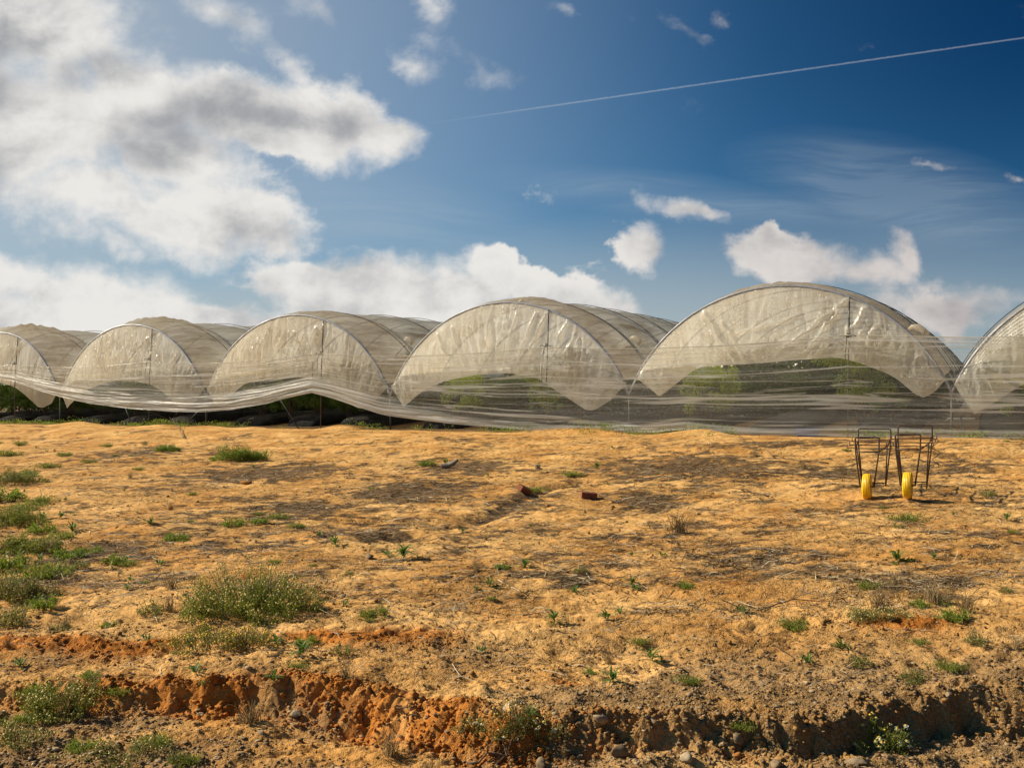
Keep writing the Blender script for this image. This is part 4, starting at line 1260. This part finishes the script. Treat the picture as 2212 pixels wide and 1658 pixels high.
# ------------------------------------------------------------------ two one-wheeled harvest carts
def make_cart(u, v, yaw, lab, cord):
    p = gp(u, v)
    root = empty('harvest_cart', p, -TH + yaw)
    tag(root, lab, 'handcart', 'one-wheeled carts parked on the sand')
    r = .0105
    zb = lambda y: .062 * y                                    # the field rises behind the wheel
    # wheel
    wr = empty('wheel', (0, 0, .195)); wr.parent = root
    mb = MB()
    prof = []
    ro, wt = .195, .062
    for k in range(17):
        a = -PI * .92 / 1 + 2 * PI * .92 * k / 16 / 1
        # cross-section of a fat tyre
        x = wt * math.sin(a * .5 * 1.0) ; rad = ro - .052 + .052 * math.cos(a * .5) ** .55 if abs(a * .5) < PI / 2 else ro - .06
        rib = .0028 * math.cos(x * 330) if abs(x) < .045 else 0
        prof.append((rad + rib, x))
    prof = [(.10, -.045), (.125, -.056), (.15, -.0615), (.172, -.058), (.187, -.047)]
    for k in range(17):
        x = -.042 + .084 * k / 16
        prof.append((.195 - .0065 * (x / .042) ** 2 + (.0022 if k % 4 < 2 else -.0022), x))
    prof += [(.187, .047), (.172, .058), (.15, .0615), (.125, .056), (.10, .045)]
    mb.lathe(prof, 48, 'x'); mb.build('tyre', M['yellow'], wr)
    mb = MB(); mb.lathe([(.0, -.035), (.03, -.05), (.04, -.04), (.085, -.032), (.103, -.046), (.106, -.046), (.106, .046), (.103, .046), (.085, .032), (.04, .04), (.03, .05), (0, .035)], 32, 'x')
    mb.build('rim', M['green_rim'], wr)
    mb = MB(); mb.tube([(-.108, 0, 0), (.108, 0, 0)], .011, 8); mb.build('axle', M['rust'], wr)
    # front loop: fork from the axle up to a rounded frame above the wheel
    w = .165
    mb = MB()
    loop = round_poly([(-.098, 0, .195), (-w, .02, .72), (-w - .005, .02, .935), (w + .005, .02, .935), (w, .02, .72), (.098, 0, .195)], .035)
    mb.tube(loop, r * 1.15, 8)
    mb.tube([(-w, .02, .715), (w, .02, .715)], r, 8)
    mb.build('fork', M['rust'], root)
    ring = [(-.03 + .125 * math.cos(a), .11 + .09 * math.sin(a), .915) for a in np.linspace(0, 2 * PI, 33)]
    mb = MB(); mb.tube(ring, .005, 6, False); mb.build('bucket_ring', M['rust'], root)
    # rear handle loop, leaning legs, feet
    yr = 1.12; wr2 = .245; z0 = zb(yr); zc = .845; zt = 1.035
    mb = MB()
    mb.tube(round_poly([(-wr2 + .075, yr - .05, z0), (-wr2, yr, zc - .03), (-wr2, yr + .02, zt), (wr2, yr + .02, zt), (wr2, yr, zc - .03), (wr2 - .075, yr - .05, z0)], .03), r * 1.1, 8)
    mb.build('handle', M['rust'], root)
    for s in (-1, 1):
        mb = MB(); mb.tube([(s * (wr2 - .075), yr - .05, z0), (s * (wr2 - .02), yr - .42, .765)], r, 8); mb.build('leg', M['rust'], root)
        mb = MB(); mb.tube([(s * w, .02, .72), (s * (wr2 - .02), yr - .45, .775), (s * wr2, yr, zc)], r, 8); mb.build('side_rail', M['rust'], root)
    mb = MB(); mb.tube([(-wr2 + .08, yr - .06, z0 + .10), (wr2 - .08, yr - .06, z0 + .10)], r * .9, 8)
    mb.tube([(-wr2, yr, zc + .008), (wr2, yr, zc + .008)], r, 8); mb.build('cross_bar', M['rust'], root)
    for y in (.30, .62, .95):
        ww = .32; z = .715 + .125 * y
        mb = MB(); mb.tube(round_poly([(-ww, y, z + .06), (-ww, y, z), (ww, y, z), (ww, y, z + .06)], .012, 3), .0075, 6); mb.build('crate_rod', M['rust'], root)
    if cord:
        mb = MB(); rg = random.Random(3); pts = [(wr2, yr, zc + .01)]
        for k in range(1, 14):
            pts.append((wr2 + .05 + .05 * math.sin(k * 1.1) + rg.uniform(-.02, .02), yr + .02 + rg.uniform(-.03, .03), zc + .01 - .034 * k))
        mb.tube(pts, .006, 5)
        mb.tube([(wr2 + .018 * math.cos(a), yr + .018 * math.sin(a), zc - .02 + .004 * a) for a in np.linspace(0, 14, 40)], .007, 5)
        mb.tube([(wr2 + .06, yr, zc - .36), (wr2 + .12, yr, zc - .42), (wr2 + .15, yr, zc - .42)], .006, 5)
        mb.build('cord', M['rope'], root)
    return root


make_cart(1872, 1078, .02, 'left of two rusty wire carts with a yellow tyre, no cord on it', False)
make_cart(1960, 1077, -.01, 'right of two rusty wire carts with a yellow tyre, black cord tangled on its handle', True)

# ------------------------------------------------------------------ crop rows inside the tunnels
def bush_mesh(name, seed, rx, ry, h, n, leaf):
    rg = np.random.default_rng(seed)
    # leaves on arching canes, in clumps, denser outside
    nc = 26
    cl = np.stack([rg.normal(0, .55, nc) * rx, rg.normal(0, .55, nc) * ry, h * (.22 + .72 * rg.uniform(0, 1, nc) ** .7)], 1)
    shrink = np.clip(1.25 - cl[:, 2] / h * .75, .35, 1); cl[:, 0] *= shrink; cl[:, 1] *= shrink
    k = rg.integers(0, nc, n); sz = rg.uniform(.12, .30, nc) * h * .5
    d = rg.normal(size=(n, 3)); d /= np.linalg.norm(d, axis=1, keepdims=True)
    cen = cl[k] + d * sz[k][:, None] * rg.uniform(.4, 1.05, n)[:, None]
    m = int(n * .12)                                            # sprays standing out of the crown
    ang = rg.uniform(0, 2 * PI, m); tt = rg.uniform(.6, 1.1, m)
    sp = rg.integers(0, 14, m); sa = rg.uniform(0, 2 * PI, 14)[sp]
    cen[:m] = np.stack([np.cos(sa) * rx * tt * .8, np.sin(sa) * ry * tt * .8, h * (.55 + .5 * tt * rg.uniform(.5, 1, 14)[sp])], 1) + rg.normal(0, .04, (m, 3))
    cen[:, 2] = np.clip(cen[:, 2], .04, None)
    dv = d + rg.normal(0, .5, (n, 3)); dv[:, 2] -= .2
    v, f = leaves(cen, dv, leaf * rg.uniform(.6, 1.3, n), leaf * .5 * rg.uniform(.7, 1.2, n), rg)
    ct = rg.uniform(.1, .9, nc)
    t = np.repeat(np.clip(ct[k] + rg.normal(0, .2, n), 0, 1), 4)
    fol = arr_mesh(name, v, f, False, {'tone': t})
    mb = MB()
    for q in range(7):
        c = cl[rg.integers(0, nc)]
        mb.tube([(rg.normal(0, .08), rg.normal(0, .08), 0), (c[0] * .5, c[1] * .5, c[2] * .6), tuple(c)], [.016, .011, .005], 5)
    me = bpy.data.meshes.new(name + '_stems'); me.from_pydata(mb.v, [], mb.f); me.update()
    return fol, me


BM = [bush_mesh('bush_a', 1, 1.0, 1.0, 1.75, 8500, .062), bush_mesh('bush_b', 2, .85, .95, 1.5, 6500, .062), bush_mesh('bush_c', 3, .9, 1.0, 1.4, 6500, .06)]


def bush(ip, x, L, k, sc, lab, group=None):
    p = loc_pt(ip, x, L, float(rise(L)) + .15)
    root = empty('berry_bush', p, random.uniform(0, 6)); root.scale = (sc[0], sc[0], sc[1])
    tag(root, lab, 'bush', group)
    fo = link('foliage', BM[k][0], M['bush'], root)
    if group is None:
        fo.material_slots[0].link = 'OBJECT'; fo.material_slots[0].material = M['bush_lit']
    link('stems', BM[k][1], M['stem'], root)


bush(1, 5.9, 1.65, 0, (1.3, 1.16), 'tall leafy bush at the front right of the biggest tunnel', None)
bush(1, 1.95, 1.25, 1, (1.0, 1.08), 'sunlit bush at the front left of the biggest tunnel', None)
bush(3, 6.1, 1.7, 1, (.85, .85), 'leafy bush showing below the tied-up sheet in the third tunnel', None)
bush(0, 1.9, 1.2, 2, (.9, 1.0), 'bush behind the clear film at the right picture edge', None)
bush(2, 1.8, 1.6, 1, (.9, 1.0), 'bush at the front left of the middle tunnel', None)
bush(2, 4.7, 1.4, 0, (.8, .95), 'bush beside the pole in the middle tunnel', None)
BL = 'dark green berry bush in the rows inside the tunnels'
for ip in (5, 4, 3, 2, 1, 0):
    for x in ((1.5, 4.0, 6.4) if ip <= 2 else (1.3, 2.7, 4.0, 5.2, 6.6)):
        for q in range(3):
            L = (3.2 if ip <= 2 else 1.45) + q * 1.5
            if ip == 1 and x == 4.0: L += 2.5
            hs = .8 if ip == 1 else 1.0
            if ip == 0 and x > 2: L += 5
            s = random.uniform(.85, 1.08)
            bush(ip, x + random.uniform(-.15, .15), L, random.randrange(3), (s, s * hs * random.uniform(.85, 1.05)), BL, 'berry bushes in rows inside the tunnels')


def far_rows():
    rg = np.random.default_rng(91)
    parts = []
    for ip in (6, 5, 4, 3, 2, 1, 0):  # leftmost rows stand in no tunnel; added out of view to block light
        for x in (1.5, 4.0, 6.4):
            n = 5200
            L = 5.5 + 30 * rg.uniform(0, 1, n) ** 1.35
            lx = x + rg.normal(0, .42, n); h = .15 + (1.85 + .75 * sst(6, 12, L) + .8 * sst(15, 24, L)) * rg.beta(1.2, 1.1, n)
            lx = x + (lx - x) * np.clip(1.25 - h / 2.9, .35, 1.2)
            h = np.minimum(h, CZ + np.sqrt(np.maximum(R * R - (lx - 4) ** 2, .1)) - .45)
            px, py = post_xy(ip)
            cen = np.stack([px + lx * C + L * S, py - lx * S + L * C, TB + rise(L) + h + .15 * gnoise(L, L * 0 + x, 3)], 1)
            dv = rg.normal(size=(n, 3))
            v, f = leaves(cen, dv, rg.uniform(.14, .30, n), rg.uniform(.12, .22, n), rg)
            parts.append((v, f, np.repeat(rg.uniform(0, 1, n), 4)))
    V, Fc, T = join(parts)
    tag(link('crop_rows', arr_mesh('crop_rows', V, Fc, False, {'tone': T}), M['bush_far']), 'dark hedge-like crop rows running back inside the tunnels', 'crop', None, 'stuff')


far_rows()

# black covered beds at the foot of the rows
def bed(ip, x, L0, w, h, lab, group):
    nl, na = 60, 22
    rg = np.random.default_rng(int(ip * 100 + x * 10))
    l = np.concatenate([np.linspace(0, .5, 14), np.linspace(.6, 30, nl - 14)]); a = np.linspace(0, 1, na)
    LL, AA = np.meshgrid(l, a, indexing='ij')
    cap = np.sqrt(np.clip(1 - (1 - np.clip(LL / .5, 0, 1)) ** 2, 0, 1))
    fl = .9 + .16 * gnoise(LL * 1.3 + ip * 7 + x, AA * 3, 7) + .08 * gnoise(LL * 3.1, AA * 6 + x, 8)
    X = x - w * np.cos(PI * AA) * (.55 + .45 * cap) * fl; Z = h * np.sin(PI * AA) ** .6 * cap * fl - .03
    px, py = post_xy(ip)
    Lg = L0 + LL
    v = np.stack([(px + X * C + Lg * S).ravel(), (py - X * S + Lg * C).ravel(), (TB + Z + rise(Lg) * (Lg > 0)).ravel()], 1)
    idx = np.arange(nl * na).reshape(nl, na)
    f = np.stack([idx[:-1, :-1], idx[1:, :-1], idx[1:, 1:], idx[:-1, 1:]], -1).reshape(-1, 4)
    tag(link('planting_bed', arr_mesh('planting_bed', v, f, True), M['black_fabric']), lab, 'planting bed', group)


for ip in (5, 4, 3, 2, 1, 0):
    for x in (1.5, 4.0, 6.4):
        if ip == 0 and x > 2: continue
        bed(ip, x + random.uniform(-.2, .2), .05 + random.uniform(0, .4), random.uniform(.72, .9), random.uniform(.36, .46), 'long black fabric covered planting bed under the tunnel film', 'black covered planting beds in the tunnels')

# blue crate and pipe stand behind the sheet
p = loc_pt(1, 4.75, -.05, 0)
root = empty('crate', p, -TH + .2); tag(root, 'blue plastic crate half hidden behind the sheet hem', 'crate')
mb = MB()
for s in (-1, 1):
    mb.box((s * .24, 0, .08), (.02, .34, .16)); mb.box((0, s * .16, .08), (.46, .02, .16))
mb.box((0, 0, .012), (.46, .30, .02)); mb.build('body', M['blue'], root, False)
mb = MB(); mb.tube(round_poly([(-.26, -.18, .162), (.26, -.18, .162), (.26, .18, .162), (-.26, .18, .162)], .02, 3, True), .014, 6); mb.build('lip', M['blue'], root)
p = loc_pt(0, .18, .6, 0)
root = empty('pipe_stand', p, -TH); tag(root, 'pale crossbar irrigation pipe stand behind the sheet right of the carts', 'pipe stand')
mb = MB(); mb.tube([(0, 0, -.1), (0, 0, .5)], .03, 8); mb.build('stand', M['post'], root)
mb = MB(); mb.tube([(-.3, 0, .45), (.3, 0, .45)], .024, 8); mb.build('crossbar', M['pvc'], root)

# ------------------------------------------------------------------ sky
SUN_EL = math.radians(35.5); AZ = math.atan2(-.982, .19)     # compass bearing of the sun seen from the camera (left, a little ahead)
SUNV = Vector((math.cos(SUN_EL) * math.sin(AZ), math.cos(SUN_EL) * math.cos(AZ), math.sin(SUN_EL)))
CLOUDS = [  # u, v, half width, half height, tilt (deg, + falls to the right), weight
    (40, 40, 330, 150, 12, 1.1), (50, 270, 300, 210, 0, 1.15), (300, 190, 210, 105, 25, 1.1), (560, 250, 270, 100, 14, 1.15), (700, 260, 190, 95, 26, 1.1), (830, 308, 112, 56, 8, .95),
    (180, 420, 330, 120, 8, 1.1), (400, 330, 260, 120, 10, 1.1), (490, 40, 220, 52, 32, .85), (620, 140, 120, 45, 40, .75), (520, 475, 175, 100, 14, 1.35), (370, 485, 200, 85, 10, 1.2), (260, 520, 130, 50, 18, .8),
    (60, 610, 160, 66, 14, 1.15), (180, 650, 320, 95, 10, 1.3), (420, 690, 280, 56, 5, 1.15), (-60, 700, 300, 90, 0, 1.2),
    (800, 645, 210, 100, 3, 1.35), (950, 640, 230, 90, -4, 1.35), (1060, 600, 105, 82, 10, 1.3), (660, 615, 180, 46, 8, .9), (1240, 660, 160, 64, 14, 1.3), (1340, 695, 130, 40, 14, 1.1), (760, 715, 460, 50, 0, 1.2),
    (1480, 464, 118, 38, 15, .95), (1385, 548, 74, 56, -25, .88), (1690, 550, 240, 64, 10, 1.0), (1850, 592, 170, 50, 6, .9), (1960, 560, 66, 56, 30, .9), (1660, 520, 66, 42, 10, .95), (2030, 665, 260, 80, 4, .85), (2180, 380, 60, 26, 5, .55), (2010, 346, 70, 18, 5, .5),
    (690, 18, 110, 46, 30, .60), (930, 12, 56, 44, 20, .56), (1220, 20, 70, 34, 20, .48), (1475, 55, 110, 44, 25, .56), (1560, 15, 44, 56, 60, .50), (885, 160, 100, 52, 35, .66), (1030, 150, 150, 44, 18, .56)]


def build_world():
    w = bpy.data.worlds.new('World'); scene.world = w; w.use_nodes = True
    nt = w.node_tree; nt.nodes.clear(); N = NT(nt)
    gen = nt.nodes.new('ShaderNodeTexCoord').outputs['Generated']
    sky = N.n('ShaderNodeTexSky', {'sky_type': 'NISHITA', 'sun_disc': False, 'sun_elevation': SUN_EL, 'sun_rotation': AZ, 'altitude': 50.0, 'air_density': 1.0, 'dust_density': 1.2, 'ozone_density': 2.0})
    sep = N.n('ShaderNodeSeparateXYZ', Vector=gen)
    dy = N.math('MAXIMUM', sep.outputs['Y'], .05)
    U = N.math('MULTIPLY_ADD', N.math('DIVIDE', sep.outputs['X'], dy), 1.98, 1.1055)
    V = N.math('MULTIPLY_ADD', N.math('DIVIDE', sep.outputs['Z'], dy), -1.98, .874)
    front = N.rng(sep.outputs['Y'], .12, .35)
    P = N.n('ShaderNodeCombineXYZ', X=U, Y=V, Z=0.0).outputs[0]
    # coordinates bent by turbulence
    wn = nt.nodes.new('ShaderNodeTexNoise'); wn.noise_dimensions = '2D'; N.link(P, wn.inputs['Vector']); wn.inputs['Scale'].default_value = 4.2; wn.inputs['Detail'].default_value = 5; wn.inputs['Roughness'].default_value = .6
    wv = N.n('ShaderNodeVectorMath', {'operation': 'MULTIPLY_ADD'}, i0=wn.outputs['Color'], i1=(.16, .12, 0), i2=P)
    Pw = N.n('ShaderNodeVectorMath', {'operation': 'SUBTRACT'}, i0=wv.outputs[0], i1=(.08, .06, 0)).outputs[0]

    def mask(vec):
        acc = None
        for (u, v, a, b, rot, wt) in CLOUDS:
            mp = N.mapping(vec, (u / 1000, v / 1000, 0), (0, 0, math.radians(rot)), (a / 1000 * 1.25, b / 1000 * 1.25, 1), 'TEXTURE')
            g = N.n('ShaderNodeTexGradient', {'gradient_type': 'SPHERICAL'}, Vector=mp).outputs['Fac']
            g = N.math('MULTIPLY', g, wt * 1.05)
            acc = g if acc is None else N.math('SMOOTH_MAX', acc, g, .12)
        return acc
    mk = mask(Pw)
    Pn = N.mapping(P, scale=(1, 1.35, 1))
    f1 = N.noise(Pn, 5.6, 10, .60, .12, '2D')
    Pl = N.mapping(P, loc=(-.018, -.030 * 1.35, 0), scale=(1, 1.35, 1))
    f2 = N.noise(Pl, 5.2, 6, .52, .15, '2D')
    big = N.noise(Pn, 2.2, 3, .5, 0, '2D')
    D = N.math('ADD', mk, N.math('MULTIPLY_ADD', f1, 1.15, -.77))
    D = N.math('SUBTRACT', D, N.rng(U, .80, 1.5, 0, .10))
    soft = N.noise(N.mapping(P, loc=(5, 2, 0)), 2.6, 2, .5, 0, '2D')
    an = nt.nodes.new('ShaderNodeMapRange'); an.interpolation_type = 'SMOOTHSTEP'
    N.link(D, an.inputs[0]); an.inputs[1].default_value = 0.0
    N.link(N.math('ADD', N.rng(soft, .36, .62, .20, .70), N.rng(V, .34, .16, 0, .35)), an.inputs[2])
    alpha = an.outputs[0]
    core = N.rng(D, .12, .62)
    relief = N.math('MULTIPLY', N.math('SUBTRACT', f1, f2), 1.35)
    lum = N.math('ADD', N.math('MULTIPLY_ADD', core, N.rng(V, .34, .60, -.42, -.20), .95), relief)
    lum = N.math('ADD', lum, N.math('MULTIPLY', N.math('SUBTRACT', .49, big), 1.3))
    lum = N.math('MINIMUM', N.math('MAXIMUM', lum, -.6), 1.05)
    ccol = N.mix(N.rng(lum, -.08, 1.0, smooth=True), (2.5, 2.58, 2.75), (6.1, 5.95, 5.7))
    ccol = N.mix(N.rng(U, 1.0, 2.1), ccol, N.mix(1.0, ccol, (.78, .74, .74), 'MULTIPLY'))
    # fine high cirrus and thin veil
    def ell(u, v, a, b, rot=0):
        mp = N.mapping(P, (u / 1000, v / 1000, 0), (0, 0, math.radians(rot)), (a / 1000, b / 1000, 1), 'TEXTURE')
        return N.n('ShaderNodeTexGradient', {'gradient_type': 'SPHERICAL'}, Vector=mp).outputs['Fac']
    cm = N.math('MAXIMUM', ell(1950, 420, 420, 130, 12), N.math('MULTIPLY', ell(1500, 430, 520, 60, 6), .8))
    cm = N.math('MAXIMUM', cm, N.math('MULTIPLY', ell(850, 470, 420, 110, 8), .7))
    cw = N.n('ShaderNodeVectorMath', {'operation': 'MULTIPLY_ADD'}, i0=N.n('ShaderNodeTexNoise', {'noise_dimensions': '2D'}, Vector=P, Scale=1.6, Detail=1.0).outputs['Color'], i1=(.16, .16, 0), i2=P).outputs[0]
    cs = N.noise(N.mapping(cw, rot=(0, 0, .62), scale=(1.3, 15, 1)), 2.0, 7, .62, 0, '2D')
    cir = N.math('MULTIPLY', N.math('MULTIPLY', N.math('POWER', cm, 1.2), 1.5), N.rng(cs, .32, .80, .22, .60))
    cir = N.math('MINIMUM', N.math('MULTIPLY', cir, .75), .26)
    # vapour trail
    tl = N.math('SUBTRACT', V, N.math('MULTIPLY_ADD', U, -.1440, .4005))
    tj = N.noise(N.mapping(P, scale=(1, 1, 1)), 90, 3, .6, 0, '2D')
    tl = N.math('ABSOLUTE', N.math('ADD', tl, N.math('MULTIPLY_ADD', tj, .002, -.001)))
    trail = N.math('MULTIPLY', N.rng(tl, .0030, .0002), N.math('MULTIPLY', N.rng(U, .88, 1.25, 0, .28), N.rng(tj, .2, .6, .75, 1)))
    # colour of the clear sky: hazier low down and toward the sun
    haze = N.math('MULTIPLY', N.rng(V, .36, .80, 0, .92), N.rng(U, 3.0, .5, .50, 1.0))
    left = N.rng(U, 1.7, -.1, 0, .66)
    hz = N.math('MAXIMUM', haze, left)
    tint = N.mix(N.math('MULTIPLY', N.rng(U, .7, 2.3), N.rng(V, .95, .0, .35, 1.0)), SKYTINT, SKYDEEP)
    base = N.mix(1.0, sky.outputs[0], tint, 'MULTIPLY')
    base = N.mix(N.math('MULTIPLY', hz, front), base, (3.7, 3.9, 3.9))
    c = N.mix(N.math('MULTIPLY', cir, front), base, (3.0, 3.6, 4.1))
    c = N.mix(N.math('MULTIPLY', trail, front), c, (4.3, 4.7, 5.1))
    c = N.mix(N.math('MULTIPLY', alpha, front), c, ccol)
    bg = N.n('ShaderNodeBackground', Color=c, Strength=.10)
    N.link(bg.outputs[0], N.n('ShaderNodeOutputWorld').inputs[0])
    w.cycles.sampling_method = 'MANUAL'; w.cycles.sample_map_resolution = 512


SKYTINT = (.22, .52, .68)
SKYDEEP = (.018, .13, .25)
build_world()

ld = bpy.data.lights.new('sun', 'SUN'); ld.energy = 5.0; ld.angle = math.radians(.53); ld.color = (1.0, .87, .67)
lo = bpy.data.objects.new('sun', ld); COL.objects.link(lo)
lo.rotation_euler = SUNV.to_track_quat('Z', 'Y').to_euler(); lo.location = SUNV * 50

# ------------------------------------------------------------------ camera
cd = bpy.data.cameras.new('camera'); cd.sensor_width = 36; cd.lens = 36 * F
cd.clip_start = .1; cd.clip_end = 4000
cd.shift_y = 45.0 / 2211
cam = bpy.data.objects.new('camera', cd); COL.objects.link(cam)
cam.location = (0, 0, CAMZ); cam.rotation_euler = (PI / 2, 0, 0)
scene.camera = cam

scene.render.resolution_x = 1024; scene.render.resolution_y = 767
scene.view_settings.view_transform = 'Standard'; scene.view_settings.look = 'None'
scene.view_settings.exposure = 0.45; scene.view_settings.gamma = 1
cy = scene.cycles
cy.max_bounces = 12; cy.diffuse_bounces = 5; cy.glossy_bounces = 2; cy.transmission_bounces = 10; cy.transparent_max_bounces = 24
cy.use_denoising = True
cy.caustics_reflective = False; cy.caustics_refractive = False
